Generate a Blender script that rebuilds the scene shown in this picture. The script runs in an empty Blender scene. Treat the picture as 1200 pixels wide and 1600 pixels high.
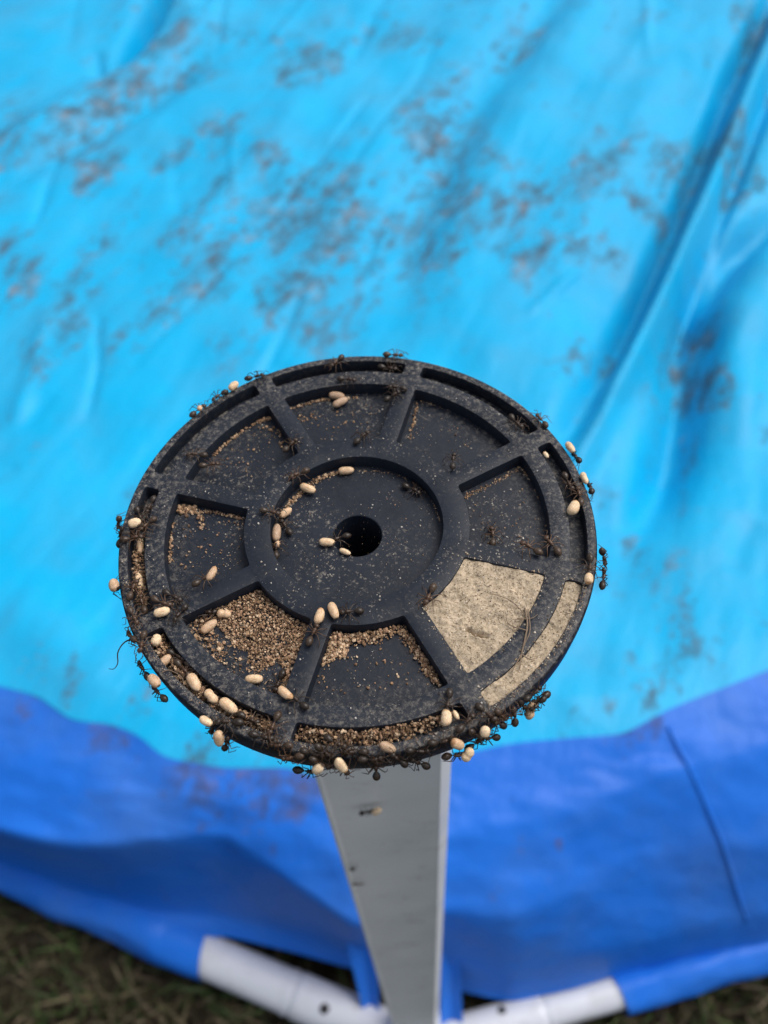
import bpy, bmesh, math, random
import numpy as np
from mathutils import Matrix, Vector, noise
from mathutils.geometry import delaunay_2d_cdt

random.seed(7); RNG = np.random.default_rng(7)
S = bpy.context.scene
COL = S.collection
MM = 0.001
# ------------------------------------------------------------------ camera
F = 1340.0                                   # focal length in photo pixels (1200 x 1600)
down = np.array([74, 997, 1340.0]); down /= np.linalg.norm(down)
Zc = -down; Yc = np.array([0, 0, 1.0]) - down[2]*down; Yc /= np.linalg.norm(Yc)
R = np.array([np.cross(Yc, Zc), Yc, Zc])     # camera (x right, y down, z forward) -> world
H = 0.86                                     # height of the foot's face above the ground
CAM = np.array([0, 0, H]) - R @ (np.array([-5.21, 2.315, 162.405])*MM)
cd = bpy.data.cameras.new('camera'); cam = bpy.data.objects.new('camera', cd); COL.objects.link(cam)
cd.sensor_fit = 'VERTICAL'; cd.lens = 4.0; cd.sensor_height = 4.0*1600/F; cd.sensor_width = 4.0*1200/F
cd.clip_start = 0.005; cd.clip_end = 500
cd.dof.use_dof = True; cd.dof.focus_distance = 0.153; cd.dof.aperture_fstop = 2.2; cd.dof.aperture_blades = 0
cam.matrix_world = Matrix(((R[0][0], -R[0][1], -R[0][2], CAM[0]), (R[1][0], -R[1][1], -R[1][2], CAM[1]),
                           (R[2][0], -R[2][1], -R[2][2], CAM[2]), (0, 0, 0, 1)))
S.camera = cam
# ------------------------------------------------------------------ sky, sun, exposure
W = bpy.data.worlds.new('World'); S.world = W; W.use_nodes = True
nt = W.node_tree; bg = nt.nodes['Background']
sky = nt.nodes.new('ShaderNodeTexSky'); sky.sky_type = 'NISHITA'; sky.sun_disc = False
SUN_EL, SUN_AZ = math.radians(58), math.radians(68)     # azimuth from +Y towards +X
sky.sun_elevation = SUN_EL; sky.sun_rotation = SUN_AZ
sky.dust_density = 4.0; sky.air_density = 1.0
hs = nt.nodes.new('ShaderNodeHueSaturation'); hs.inputs['Saturation'].default_value = 0.5   # overcast: greyer sky
nt.links.new(sky.outputs[0], hs.inputs['Color']); nt.links.new(hs.outputs[0], bg.inputs[0])
bg.inputs[1].default_value = 0.12
sl = bpy.data.lights.new('sun', 'SUN'); sl.energy = 1.35; sl.angle = math.radians(35); sl.color = (1, 0.97, 0.93)
so = bpy.data.objects.new('sun', sl); COL.objects.link(so)
sd = Vector((math.sin(SUN_AZ)*math.cos(SUN_EL), math.cos(SUN_AZ)*math.cos(SUN_EL), math.sin(SUN_EL)))
so.rotation_euler = (-sd).to_track_quat('-Z', 'Y').to_euler()
S.view_settings.view_transform = 'Standard'; S.view_settings.look = 'None'
S.view_settings.exposure = 0.5; S.view_settings.gamma = 1.0; S.view_settings.use_curve_mapping = False

# ------------------------------------------------------------------ pixel -> place
DN = R @ np.array([-0.033, -math.sin(0.612)*math.cos(0.033), -math.cos(0.612)*math.cos(0.033)])
DN /= np.linalg.norm(DN)
_u = R @ np.array([1.0, 0, 0]); _u = _u - DN*(_u @ DN); _u /= np.linalg.norm(_u)
DU = _u; DV = np.cross(DN, DU)               # foot frame: DU right, DV away, DN up
DO = np.array([0, 0, H])
DM = Matrix(((DU[0], DV[0], DN[0], 0), (DU[1], DV[1], DN[1], 0), (DU[2], DV[2], DN[2], H), (0, 0, 0, 1)))
def ray(px, py): return R @ np.array([(px-600)/F, (py-800)/F, 1.0])
def at(px, py, z):                           # on the horizontal plane at height z
    r = ray(px, py); return CAM + r*((z-CAM[2])/r[2])
def dp(px, py, z):                           # on the foot, z mm above its face -> local mm
    r = ray(px, py); o = DO + DN*z*MM
    P = CAM + r*(((o-CAM) @ DN)/(r @ DN)) - DO
    return np.array([P @ DU, P @ DV, P @ DN])/MM
def edge(px, py, rt):                        # on the rim's side, rt mm from the axis -> local mm
    best = None
    for z in np.linspace(0.6, -7, 77):
        q = dp(px, py, z); r = math.hypot(q[0], q[1])
        if r <= rt: return q
        if best is None or r < best[0]: best = (r, q)
    q = dp(px, py, -2.5)
    r = math.hypot(q[0], q[1])
    if r > rt+1.0: q[:2] *= (rt+1.0)/r
    return q

# ------------------------------------------------------------------ helpers
def link(name, me, mat=None, parent=None):
    o = bpy.data.objects.new(name, me); COL.objects.link(o)
    if mat is not None and not me.materials: me.materials.append(mat)
    if parent is not None: o.parent = parent
    return o
def mesh(name, v, f, smooth=True, sharp=None):
    me = bpy.data.meshes.new(name); me.from_pydata([tuple(map(float, p)) for p in v], [], [tuple(map(int, q)) for q in f]); me.update()
    if smooth:
        me.polygons.foreach_set('use_smooth', [True]*len(me.polygons))
        if sharp: me.set_sharp_from_angle(angle=math.radians(sharp))
    return me
def np_mesh(name, v, tri, col=None, smooth=False):
    me = bpy.data.meshes.new(name)
    v = np.asarray(v, np.float32); tri = np.asarray(tri, np.int32); k = tri.shape[1]
    me.vertices.add(len(v)); me.vertices.foreach_set('co', v.ravel())
    me.loops.add(tri.size); me.loops.foreach_set('vertex_index', tri.ravel())
    me.polygons.add(len(tri)); me.polygons.foreach_set('loop_start', np.arange(0, tri.size, k, dtype=np.int32))
    me.update(calc_edges=True)
    me.polygons.foreach_set('use_smooth', [smooth]*len(tri))
    if col is not None:
        a = me.attributes.new('Col', 'FLOAT_COLOR', 'POINT')
        a.data.foreach_set('color', np.c_[np.asarray(col, np.float32), np.ones(len(v), np.float32)].ravel())
    return me
def tag(o, label, cat=None, group=None, kind=None):
    o['label'] = label
    if cat: o['category'] = cat
    if group: o['group'] = group
    if kind: o['kind'] = kind
    return o
def empty(name, loc=(0, 0, 0)):
    o = bpy.data.objects.new(name, None); COL.objects.link(o); o.location = loc; o.empty_display_size = 0.02; return o
class Acc:                                   # collects lathe and tube shapes for one mesh
    def __init__(s): s.v = []; s.f = []; s.c = []
    def loft(s, rings, caps=True, col=None):
        n = len(rings[0]); b = len(s.v)
        for r in rings: s.v += [tuple(p) for p in r]
        for i in range(len(rings)-1):
            for j in range(n):
                a = b+i*n+j; c = b+i*n+(j+1) % n
                s.f.append((a, c, c+n, a+n))
        if caps:
            s.f.append(tuple(b+j for j in range(n))[::-1]); s.f.append(tuple(b+(len(rings)-1)*n+j for j in range(n)))
        if col is not None:
            if callable(col): s.c += [col(i) for i in range(len(rings)) for _ in range(n)]
            else: s.c += [col]*(n*len(rings))
    def tube(s, pts, rad, n=6, col=None, flat=1.0):
        pts = [np.array(p, float) for p in pts]; rings = []
        up = np.array([0.13, 0.2, 0.97])
        for i, p in enumerate(pts):
            t = pts[min(i+1, len(pts)-1)] - pts[max(i-1, 0)]; t /= np.linalg.norm(t)+1e-12
            a = np.cross(up, t); a /= np.linalg.norm(a)+1e-12; b = np.cross(t, a)
            r = rad[i] if hasattr(rad, '__len__') else rad
            rings.append([p + r*(math.cos(q)*a + flat*math.sin(q)*b) for q in np.arange(n)*2*math.pi/n])
        s.loft(rings, True, col)
    def mesh(s, name, sharp=None):
        me = mesh(name, s.v, s.f, True, sharp)
        if s.c:
            a = me.attributes.new('Col', 'FLOAT_COLOR', 'POINT')
            for i, c in enumerate(s.c): a.data[i].color = (*c, 1)
        return me
def smooth_curve(P, n):                      # Catmull-Rom through points
    P = [np.array(p, float) for p in P]; P = [2*P[0]-P[1]] + P + [2*P[-1]-P[-2]]; out = []
    m = len(P)-3
    for i in range(n):
        t = i/(n-1)*m; k = min(int(t), m-1); t -= k
        a, b, c, d = P[k:k+4]
        out.append(0.5*(2*b + (c-a)*t + (2*a-5*b+4*c-d)*t*t + (3*b-a-3*c+d)*t**3))
    return out

# ------------------------------------------------------------------ materials
class M:                                     # tiny node-graph helper
    def __init__(s, name, rough=0.5, base=(0.5, 0.5, 0.5), metal=0.0, spec=0.5):
        s.m = bpy.data.materials.new(name); s.m.use_nodes = True; s.t = s.m.node_tree
        s.b = s.t.nodes['Principled BSDF']
        s.b.inputs['Roughness'].default_value = rough; s.b.inputs['Base Color'].default_value = (*base, 1)
        s.b.inputs['Metallic'].default_value = metal; s.b.inputs['Specular IOR Level'].default_value = spec
        s.tc = s.n('ShaderNodeTexCoord')
    def n(s, t, **kw):
        x = s.t.nodes.new(t)
        for k, v in kw.items():
            if hasattr(x, k): setattr(x, k, v)
            else: x.inputs[k.replace('_', ' ')].default_value = v
        return x
    def l(s, a, b): s.t.links.new(a, b)
    def noise(s, scale, detail=4, rough=0.6, coord='Object', dist=0.0, vec=None):
        x = s.n('ShaderNodeTexNoise'); x.inputs['Scale'].default_value = scale; x.inputs['Detail'].default_value = detail
        x.inputs['Roughness'].default_value = rough; x.inputs['Distortion'].default_value = dist
        s.l(vec if vec is not None else s.tc.outputs[coord], x.inputs['Vector']); return x.outputs['Fac']
    def ramp(s, fac, stops):
        x = s.n('ShaderNodeValToRGB'); e = x.color_ramp.elements
        while len(e) < len(stops): e.new(0.5)
        for i, (p, c) in enumerate(stops):
            e[i].position = p; e[i].color = (*c, 1) if hasattr(c, '__len__') else (c, c, c, 1)
        s.l(fac, x.inputs[0]); return x.outputs[0]
    def mix(s, fac, a, b, mode='MIX'):
        x = s.n('ShaderNodeMix', data_type='RGBA', blend_type=mode)
        for k, v in ((0, fac), (6, a), (7, b)):
            if isinstance(v, (int, float)): x.inputs[k].default_value = v
            elif isinstance(v, tuple): x.inputs[k].default_value = (*v, 1)
            else: s.l(v, x.inputs[k])
        return x.outputs[2]
    def math(s, op, a, b=0.0):
        x = s.n('ShaderNodeMath', operation=op)
        for k, v in ((0, a), (1, b)):
            if isinstance(v, (int, float)): x.inputs[k].default_value = v
            else: s.l(v, x.inputs[k])
        return x.outputs[0]
    def attr(s, name):
        x = s.n('ShaderNodeAttribute'); x.attribute_name = name; return x
    def color(s, c): s.l(c, s.b.inputs['Base Color'])
    def rough(s, r): s.l(r, s.b.inputs['Roughness'])
    def bump(s, h, strength=0.3, dist=0.001):
        x = s.n('ShaderNodeBump'); x.inputs['Strength'].default_value = strength; x.inputs['Distance'].default_value = dist
        s.l(h, x.inputs['Height']); s.l(x.outputs[0], s.b.inputs['Normal'])

# black plastic of the foot: dusty, scuffed
def plastic():
    m = M('black_plastic', 0.5, spec=0.22)
    base = m.ramp(m.noise(90, 5, 0.6), [(0.3, (0.006, 0.009, 0.0155)), (0.7, (0.012, 0.0165, 0.026))])
    area = m.ramp(m.noise(55, 3, 0.6), [(0.46, 0.03), (0.66, 1.0)])
    spk = m.ramp(m.noise(1500, 2, 0.6), [(0.61, 0.0), (0.66, 1.0)])
    spk2 = m.ramp(m.noise(520, 6, 0.85), [(0.57, 0.0), (0.68, 0.8)])
    d1 = m.math('MULTIPLY', m.math('MAXIMUM', spk, spk2), area)
    mp = m.n('ShaderNodeMapping'); mp.vector_type = 'TEXTURE'; mp.inputs['Scale'].default_value = (1/2400, 1/330, 1/900); mp.inputs['Rotation'].default_value = (0, 0, 0.9)
    m.l(m.tc.outputs['Object'], mp.inputs[0])
    wob = m.n('ShaderNodeVectorMath', operation='ADD'); m.l(mp.outputs[0], wob.inputs[0])
    wn = m.n('ShaderNodeTexNoise'); wn.inputs['Scale'].default_value = 45; m.l(m.tc.outputs['Object'], wn.inputs['Vector'])
    wsc = m.n('ShaderNodeVectorMath', operation='SCALE'); wsc.inputs['Scale'].default_value = 14.0; m.l(wn.outputs['Color'], wsc.inputs[0]); m.l(wsc.outputs[0], wob.inputs[1])
    scr = m.math('MULTIPLY', m.ramp(m.noise(1.0, 2, 0.5, vec=wob.outputs[0]), [(0.66, 0.0), (0.72, 0.6)]), m.ramp(m.noise(130, 2), [(0.5, 0.0), (0.6, 1.0)]))
    # the face collects more dust towards the outer edge and the near side
    sep = m.n('ShaderNodeSeparateXYZ'); m.l(m.tc.outputs['Object'], sep.inputs[0])
    rr = m.math('SQRT', m.math('ADD', m.math('POWER', sep.outputs[0], 2.0), m.math('POWER', sep.outputs[1], 2.0)))
    rim = m.ramp(m.math('MULTIPLY', rr, 20.0), [(0.60, 0.05), (0.86, 1.0)])
    rs = m.math('MULTIPLY', m.ramp(m.noise(900, 6, 0.85), [(0.49, 0.0), (0.64, 0.85)]), rim)
    tot = m.math('MAXIMUM', m.math('MAXIMUM', m.math('MULTIPLY', d1, 0.75), m.math('MULTIPLY', scr, 0.5)), m.math('MULTIPLY', rs, 0.8))
    geo = m.n('ShaderNodeNewGeometry'); gz = m.n('ShaderNodeSeparateXYZ'); m.l(geo.outputs['Normal'], gz.inputs[0])
    tot = m.math('MULTIPLY', tot, m.ramp(gz.outputs[2], [(0.25, 0.12), (0.8, 1.0)]))      # dust lies on what faces up
    m.color(m.mix(tot, base, (0.31, 0.275, 0.23)))
    m.rough(m.ramp(tot, [(0.0, 0.47), (1.0, 0.95)]))
    m.bump(m.noise(1800, 4, 0.7), 0.25, 0.0002)
    return m.m
def col_mat(name, rough, spec=0.3, var=0.5, bs=2500):
    m = M(name, rough, spec=spec); a = m.attr('Col')
    n = m.ramp(m.noise(bs, 3, 0.6), [(0.3, 1-var), (0.75, 1.0+var*0.3)])
    m.color(m.mix(1.0, a.outputs['Color'], n, 'MULTIPLY')); m.bump(m.noise(bs, 3), 0.4, 0.0001); return m.m
def ant_mat():
    m = M('ant_cuticle', 0.42, spec=0.4); a = m.attr('Col')
    oi = m.n('ShaderNodeObjectInfo')
    tint = m.ramp(oi.outputs['Random'], [(0.0, (0.6, 0.5, 0.42)), (0.6, (1.1, 0.92, 0.78)), (1.0, (2.0, 1.55, 1.2))])
    m.color(m.mix(1.0, a.outputs['Color'], tint, 'MULTIPLY'))
    m.rough(m.ramp(m.noise(3000, 3), [(0.3, 0.26), (0.7, 0.5)])); m.bump(m.noise(5000, 3), 0.3, 0.00005)
    return m.m
def pupa_mat():
    m = M('cocoon_silk', 0.5, spec=0.35); a = m.attr('Col'); oi = m.n('ShaderNodeObjectInfo')
    base = m.ramp(oi.outputs['Random'], [(0.0, (0.80, 0.63, 0.42)), (0.4, (0.74, 0.54, 0.34)), (0.75, (0.62, 0.43, 0.27)), (1.0, (0.44, 0.31, 0.21))])
    mot = m.mix(1.0, m.ramp(m.noise(2200, 5, 0.7), [(0.3, (0.62, 0.52, 0.44)), (0.55, 1.0)]), m.ramp(m.noise(9000, 3, 0.7), [(0.28, (0.7, 0.62, 0.55)), (0.5, 1.0)]), 'MULTIPLY')
    m.color(m.mix(1.0, m.mix(1.0, base, mot, 'MULTIPLY'), a.outputs['Color'], 'MULTIPLY'))
    m.b.inputs['Subsurface Weight'].default_value = 0.25; m.b.inputs['Subsurface Scale'].default_value = 0.0006
    m.b.inputs['Subsurface Radius'].default_value = (1.0, 0.6, 0.35)
    m.rough(m.ramp(m.noise(3000, 3), [(0.3, 0.35), (0.7, 0.6)])); m.bump(m.noise(5000, 4), 0.35, 0.0001); return m.m
def liner_mat(name, c0, c1, dirt=1.0):
    m = M(name, 0.5, spec=0.18)
    n = m.ramp(m.noise(6, 3, 0.5), [(0.3, c0), (0.7, c1)])
    d = m.attr('dirt').outputs['Fac']
    mp = m.n('ShaderNodeMapping'); mp.vector_type = 'TEXTURE'; mp.inputs['Rotation'].default_value = (0, 0, math.radians(60)); mp.inputs['Scale'].default_value = (2.1, 1.0, 1.0)
    m.l(m.tc.outputs['Object'], mp.inputs[0])
    n1 = m.noise(20, 9, 0.68, vec=mp.outputs[0]); n2 = m.noise(140, 5, 0.65); n3 = m.noise(62, 6, 0.7, vec=mp.outputs[0])
    nn = m.math('ADD', m.math('MULTIPLY', m.math('SUBTRACT', n1, 0.5), 1.8), m.math('ADD', m.math('MULTIPLY', m.math('SUBTRACT', n2, 0.5), 1.25), m.math('MULTIPLY', m.math('SUBTRACT', n3, 0.5), 1.6)))
    mask = m.ramp(m.math('ADD', m.math('MINIMUM', d, 0.62), nn), [(0.46, 0.0), (0.66, 0.38), (1.05, 0.85)])
    grime = m.ramp(m.noise(9, 4, 0.6), [(0.42, 0.0), (0.75, 0.22)])
    dc = m.ramp(m.noise(25, 3, 0.6), [(0.36, (0.045, 0.036, 0.028)), (0.56, (0.095, 0.062, 0.04)), (0.78, (0.34, 0.20, 0.11))])
    c = m.mix(grime, n, (0.13, 0.19, 0.22)); c = m.mix(m.math('MULTIPLY', mask, dirt), c, dc)
    m.color(c); m.rough(m.ramp(mask, [(0, 0.42), (1, 0.9)]))
    cr = m.noise(26, 6, 0.6, vec=mp.outputs[0])
    m.bump(m.math('ADD', cr, m.math('MULTIPLY', m.noise(260, 2), 0.08)), 0.55, 0.006); return m.m
PLASTIC = plastic()
ANT = ant_mat(); PUPA = pupa_mat()
GRAIN = col_mat('soil_grain', 0.95, 0.1, 0.35)
LIGHT = liner_mat('light_blue_vinyl', (0.001, 0.345, 0.63), (0.003, 0.385, 0.69))
DARK = liner_mat('royal_blue_vinyl', (0.009, 0.122, 0.54), (0.014, 0.145, 0.61), 0.8)
def steel():
    m = M('grey_painted_steel', 0.36, spec=0.5, metal=0.0)
    m.color(m.ramp(m.noise(25, 4, 0.6), [(0.35, (0.70, 0.725, 0.72)), (0.7, (0.77, 0.79, 0.785))]))
    dr = m.ramp(m.noise(70, 6, 0.75), [(0.56, 0.0), (0.8, 0.5)])
    c = m.ramp(m.noise(25, 4, 0.6), [(0.35, (0.70, 0.725, 0.72)), (0.7, (0.77, 0.79, 0.785))]); m.color(m.mix(dr, c, (0.30, 0.29, 0.26)))
    m.rough(m.ramp(m.noise(60, 4), [(0.3, 0.26), (0.7, 0.45)])); return m.m
def white():
    m = M('white_enamel', 0.35, spec=0.5)
    d = m.ramp(m.noise(40, 5, 0.7), [(0.5, 0.0), (0.78, 0.45)])
    m.color(m.mix(d, (0.54, 0.56, 0.61), (0.30, 0.285, 0.26))); return m.m
def sand():
    m = M('packed_sand', 0.95, spec=0.1)
    c = m.ramp(m.noise(1500, 4, 0.8), [(0.30, (0.16, 0.115, 0.075)), (0.45, (0.40, 0.32, 0.22)), (0.58, (0.53, 0.42, 0.30)), (0.75, (0.68, 0.58, 0.45))])
    big = m.ramp(m.noise(120, 3), [(0.3, 0.78), (0.7, 1.05)])
    m.color(m.mix(1.0, c, big, 'MULTIPLY')); m.bump(m.noise(2200, 4, 0.8), 0.7, 0.0003); return m.m
STEEL = steel(); WHITE = white(); SAND = sand()
def soil():
    m = M('lawn_soil', 1.0, spec=0.05)
    m.color(m.ramp(m.noise(60, 6, 0.7), [(0.3, (0.012, 0.010, 0.007)), (0.5, (0.035, 0.028, 0.02)), (0.7, (0.05, 0.05, 0.022))]))
    m.bump(m.noise(150, 5), 0.8, 0.01); return m.m
BLADE = col_mat('grass_blade', 0.7, 0.2, 0.3, 90)
DARKHOLE = M('dark_rubber', 0.7, (0.012, 0.012, 0.013)).m
ROOT = M('dry_root', 0.8, (0.20, 0.145, 0.10), spec=0.2).m
ROOTD = M('dark_root', 0.8, (0.028, 0.02, 0.014), spec=0.2).m

# ------------------------------------------------------------------ ground and grass
gv = []; gf = []
me = mesh('ground', [(-60, -60, 0), (60, -60, 0), (60, 60, 0), (-60, 60, 0)], [(0, 1, 2, 3)], False)
g = link('ground', me, soil()); g['kind'] = 'structure'; g['label'] = 'dark trampled lawn soil under the pool'
def grass(n):
    x = RNG.uniform(-0.95, 0.95, n); y = RNG.uniform(-0.55, 0.30, n); far = np.arange(n) > 26000; x[far] = RNG.uniform(-2.6, 2.6, far.sum()); y[far] = RNG.uniform(-1.4, 2.8, far.sum())
    keep = (np.hypot(x, y) > 0.05) & ~((y > 0.35) & (np.abs(x) < 0.75+0.3*y)); x, y = x[keep], y[keep]; n = len(x)
    h = RNG.uniform(0.012, 0.045, n); w = RNG.uniform(0.0012, 0.0028, n)
    a = RNG.uniform(0, 2*np.pi, n); ln = RNG.uniform(0.3, 1.6, n)*h; b = RNG.uniform(0, 2*np.pi, n)
    under = (y > 0.06+0.0*x); h[under] *= 0.6
    V = np.zeros((n, 5, 3)); ca, sa = np.cos(a)*w, np.sin(a)*w
    for k, (t, ww) in enumerate([(0, 1), (0, -1), (0.55, 0.8), (0.55, -0.8), (1, 0)]):
        V[:, k, 0] = x + ca*ww + np.cos(b)*ln*t*t; V[:, k, 1] = y + sa*ww + np.sin(b)*ln*t*t; V[:, k, 2] = h*(t-0.25*t*t*ln/h*0.6)
    T = np.array([[0, 1, 3], [0, 3, 2], [2, 3, 4]]); F_ = (T[None]+5*np.arange(n)[:, None, None]).reshape(-1, 3)
    pal = np.array([(0.035, 0.065, 0.018), (0.055, 0.085, 0.025), (0.10, 0.085, 0.045), (0.15, 0.12, 0.075), (0.05, 0.038, 0.025), (0.075, 0.06, 0.035)])
    c = pal[RNG.choice(6, n, p=[0.2, 0.14, 0.2, 0.12, 0.18, 0.16])]*RNG.uniform(0.7, 1.25, (n, 1))
    return np_mesh('grass', V.reshape(-1, 3), F_, np.repeat(c, 5, 0))
gr = link('grass', grass(90000), BLADE); tag(gr, 'short green and dry brown grass at the pool edge', 'grass', kind='stuff')

# ------------------------------------------------------------------ pool liner
liner = empty('pool_liner', (0, 0.9, 0)); LOFF = np.array([0, 0.9, 0])
tag(liner, 'upturned blue pool liner sagging behind the leg, light blue base and royal blue wall', 'pool liner')
cols = [ # px x, then py of seam, mid, ridge, valley, hem
 (-400, 950, 1060, 1180, 1215, 1240), (0, 1073, 1180, 1300, 1345, 1388), (60, 1088, 1200, 1315, 1368, 1410), (110, 1127, 1230, 1322, 1388, 1430),
 (170, 1131, 1232, 1324, 1405, 1455), (220, 1150, 1236, 1318, 1420, 1472), (252, 1183, 1242, 1314, 1426, 1476), (350, 1200, 1255, 1306, 1428, 1462),
 (450, 1199, 1285, 1375, 1458, 1486), (550, 1230, 1345, 1450, 1490, 1514), (620, 1236, 1335, 1440, 1495, 1522), (700, 1182, 1305, 1425, 1495, 1545),
 (800, 1161, 1290, 1438, 1510, 1566), (900, 1152, 1260, 1392, 1490, 1545), (975, 1147, 1235, 1352, 1475, 1520), (1044, 1108, 1210, 1330, 1462, 1505),
 (1200, 1047, 1165, 1320, 1432, 1480), (1600, 915, 1045, 1220, 1330, 1390)]
def zrow(px):
    l = 1/(1+math.exp((px-600)/60))
    return (0.222, 0.212, 0.190*l+0.165*(1-l), 0.055*l+0.098*(1-l), 0.044)
CP = np.array([[at(c[0], c[1+k], zrow(c[0])[k]) for k in range(5)] for c in cols])     # columns x rows x 3
def lerp_grid(A, ts, n):
    ts = np.asarray(ts, float); q = np.linspace(ts[0], ts[-1], n)
    return np.stack([np.stack([np.interp(q, ts, A[:, r, k]) for k in range(3)], -1) for r in range(A.shape[1])], 1)
def blur(A, ax, n):
    for _ in range(n):
        P = np.pad(A, [(1, 1) if i == ax else (0, 0) for i in range(A.ndim)], mode='edge')
        sl_ = lambda a, b: tuple(slice(a, b) if i == ax else slice(None) for i in range(A.ndim))
        B = 0.25*P[sl_(0, -2)] + 0.5*P[sl_(1, -1)] + 0.25*P[sl_(2, None)]
        e0 = sl_(0, 1); e1 = sl_(-1, None); B[e0] = A[e0]; B[e1] = A[e1]; A = B
    return A
NC = 400
G = lerp_grid(CP, [c[0] for c in cols], NC)
G = blur(G, 0, 10)
NR = 60
G = lerp_grid(np.swapaxes(G, 0, 1), [0, 1, 2, 2.9, 3.5], NR)          # rows x cols x 3
G = blur(G, 0, 2); G = blur(G, 1, 2)
def fbm(p, s, o=3): return noise.fractal(Vector((p[0]*s, p[1]*s, p[2]*s)), 1.0, 2.0, o, noise_basis='PERLIN_ORIGINAL')
def poly_dist(P, pts):                       # distance to polyline, parameter along, side
    P = np.asarray(P)[..., :2]; best = np.full(P.shape[:-1], 1e9); tt = np.zeros(P.shape[:-1]); sd_ = np.zeros(P.shape[:-1]); L = 0
    pts = [np.array(p)[:2] for p in pts]; tot = sum(np.linalg.norm(b-a) for a, b in zip(pts, pts[1:]))
    for a, b in zip(pts, pts[1:]):
        d = b-a; l = np.linalg.norm(d); t = np.clip(((P-a) @ d)/(l*l), 0, 1); q = P-(a+t[..., None]*d)
        r = np.linalg.norm(q, axis=-1); s_ = np.sign(d[0]*q[..., 1]-d[1]*q[..., 0]); m_ = r < best
        best = np.where(m_, r, best); tt = np.where(m_, (L+t*l)/tot, tt); sd_ = np.where(m_, s_, sd_); L += l
    return best, tt, sd_
for i in range(2, NR-1):
    for j in range(NC):
        G[i, j, 2] += (0.004*fbm(G[i, j]+5, 9)+0.0022*fbm((G[i, j, 0]*0.8+G[i, j, 1]*0.5, G[i, j, 1]*1.6, G[i, j, 2]), 30, 2))*min(1, i/8)
def dirt_wall(G):
    d = np.full(G.shape[:2], 0.10)
    for (px, py, r, a) in [(60, 1105, 60, .25), (50, 1125, 12, .5), (150, 1150, 30, .45), (200, 1160, 25, .5), (300, 1215, 40, .35), (380, 1230, 50, .5), (450, 1215, 60, .5), (500, 1225, 40, .5), (340, 1265, 40, .3), (420, 1270, 50, .25),
                           (760, 1168, 40, .25), (1010, 1135, 45, .45), (1075, 1115, 25, .35), (875, 1315, 7, .8), (960, 1150, 30, .3)]:
        q = at(px, py, 0.2); s_ = r/F*0.95
        d += a*np.exp(-((G[..., 0]-q[0])**2+(G[..., 1]-q[1])**2)/(s_*s_))
    return d
def grid_mesh(name, G, dirt, mat, parent, off):
    nr, nc = G.shape[:2]; idx = np.arange(nr*nc).reshape(nr, nc)
    f = np.stack([idx[:-1, :-1], idx[1:, :-1], idx[1:, 1:], idx[:-1, 1:]], -1).reshape(-1, 4)
    me = np_mesh(name, (G-off).reshape(-1, 3), f, None, True)
    a = me.attributes.new('dirt', 'FLOAT', 'POINT'); a.data.foreach_set('value', np.asarray(dirt, np.float32).ravel())
    o = link(name, me, mat, parent)
    return o
grid_mesh('wall', G, dirt_wall(G), DARK, liner, LOFF)
# weld seam running down the wall
def on_wall(px, py):
    r = ray(px, py); V = G.reshape(-1, 3)-CAM; t = V @ r/(r @ r); d = np.linalg.norm(V-t[:, None]*r, axis=1)
    k = np.argsort(d)[:4]; w = 1/(d[k]+1e-5); return CAM + r*np.average(t[k], weights=w)
sp = smooth_curve([on_wall(*q)+np.array([0, -0.0006, 0.0011]) for q in [(1044, 1135), (1075, 1195), (1105, 1260), (1130, 1320), (1150, 1385), (1168, 1440)]], 30)
A = Acc(); A.tube([p-LOFF for p in sp], 0.0018, 8, flat=0.35); link('weld_seam', A.mesh('weld_seam'), DARK, liner)
# light blue base sheet
NF = 420; tr = np.linspace(0, 1, NF)
seam = G[0]; Fl = np.zeros((NF, NC, 3))
far = np.stack([seam[:, 0]*2.2, np.full(NC, 2.5), np.full(NC, 0.2)], -1)
for i, t in enumerate(tr):
    q = t**1.35; Fl[i] = seam*(1-q)+far*q
    Fl[i, :, 2] = 0.222 - 0.004*min(1, t*3)
wr = [ # polyline px, height, width m, side slope (ridge lifts one side)
 ([(1260, -60), (1180, 130), (1095, 330), (1030, 470), (975, 590), (905, 720), (860, 820)], 0.045, 0.016, 1),
 ([(1225, -40), (1150, 110), (1080, 290), (1010, 450), (955, 560), (890, 690)], -0.050, 0.020, 0),
 ([(1100, 110), (1030, 290), (960, 450), (905, 580)], -0.020, 0.05, 0),
 ([(1230, 80), (1130, 330), (1075, 480), (1030, 600)], -0.022, 0.012, 0),
 ([(1250, 310), (1150, 380), (1090, 470), (1075, 570), (1055, 700), (1000, 850)], -0.050, 0.028, 0),
 ([(1260, 400), (1180, 460), (1150, 560), (1140, 700)], 0.020, 0.04, 0),
 ([(275, -50), (245, 15), (215, 65), (192, 112)], -0.085, 0.020, 0),
 ([(335, -40), (318, 0), (312, 25)], -0.014, 0.016, 0),
 ([(150, 80), (152, 105), (158, 130)], -0.012, 0.014, 0),
 ([(900, -60), (830, 40), (760, 130), (700, 220), (660, 330), (630, 430), (605, 540)], -0.026, 0.05, 0),
 ([(960, -60), (900, 60), (830, 160), (760, 280), (720, 400)], 0.014, 0.05, 0),
 ([(-40, 270), (60, 215), (160, 150), (260, 85), (360, 0)], 0.022, 0.045, 0),
 ([(-30, 310), (100, 250), (220, 175), (330, 90)], -0.014, 0.03, 0),
 ([(250, 420), (330, 340), (420, 240), (480, 150)], 0.010, 0.03, 0),
 ([(420, 520), (520, 380), (600, 200)], 0.008, 0.05, 0),
 ([(930, 760), (960, 880), (930, 1000), (860, 1090)], -0.010, 0.05, 0),
 ([(0, 960), (110, 1010), (200, 1090)], 0.008, 0.04, 0)]
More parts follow.
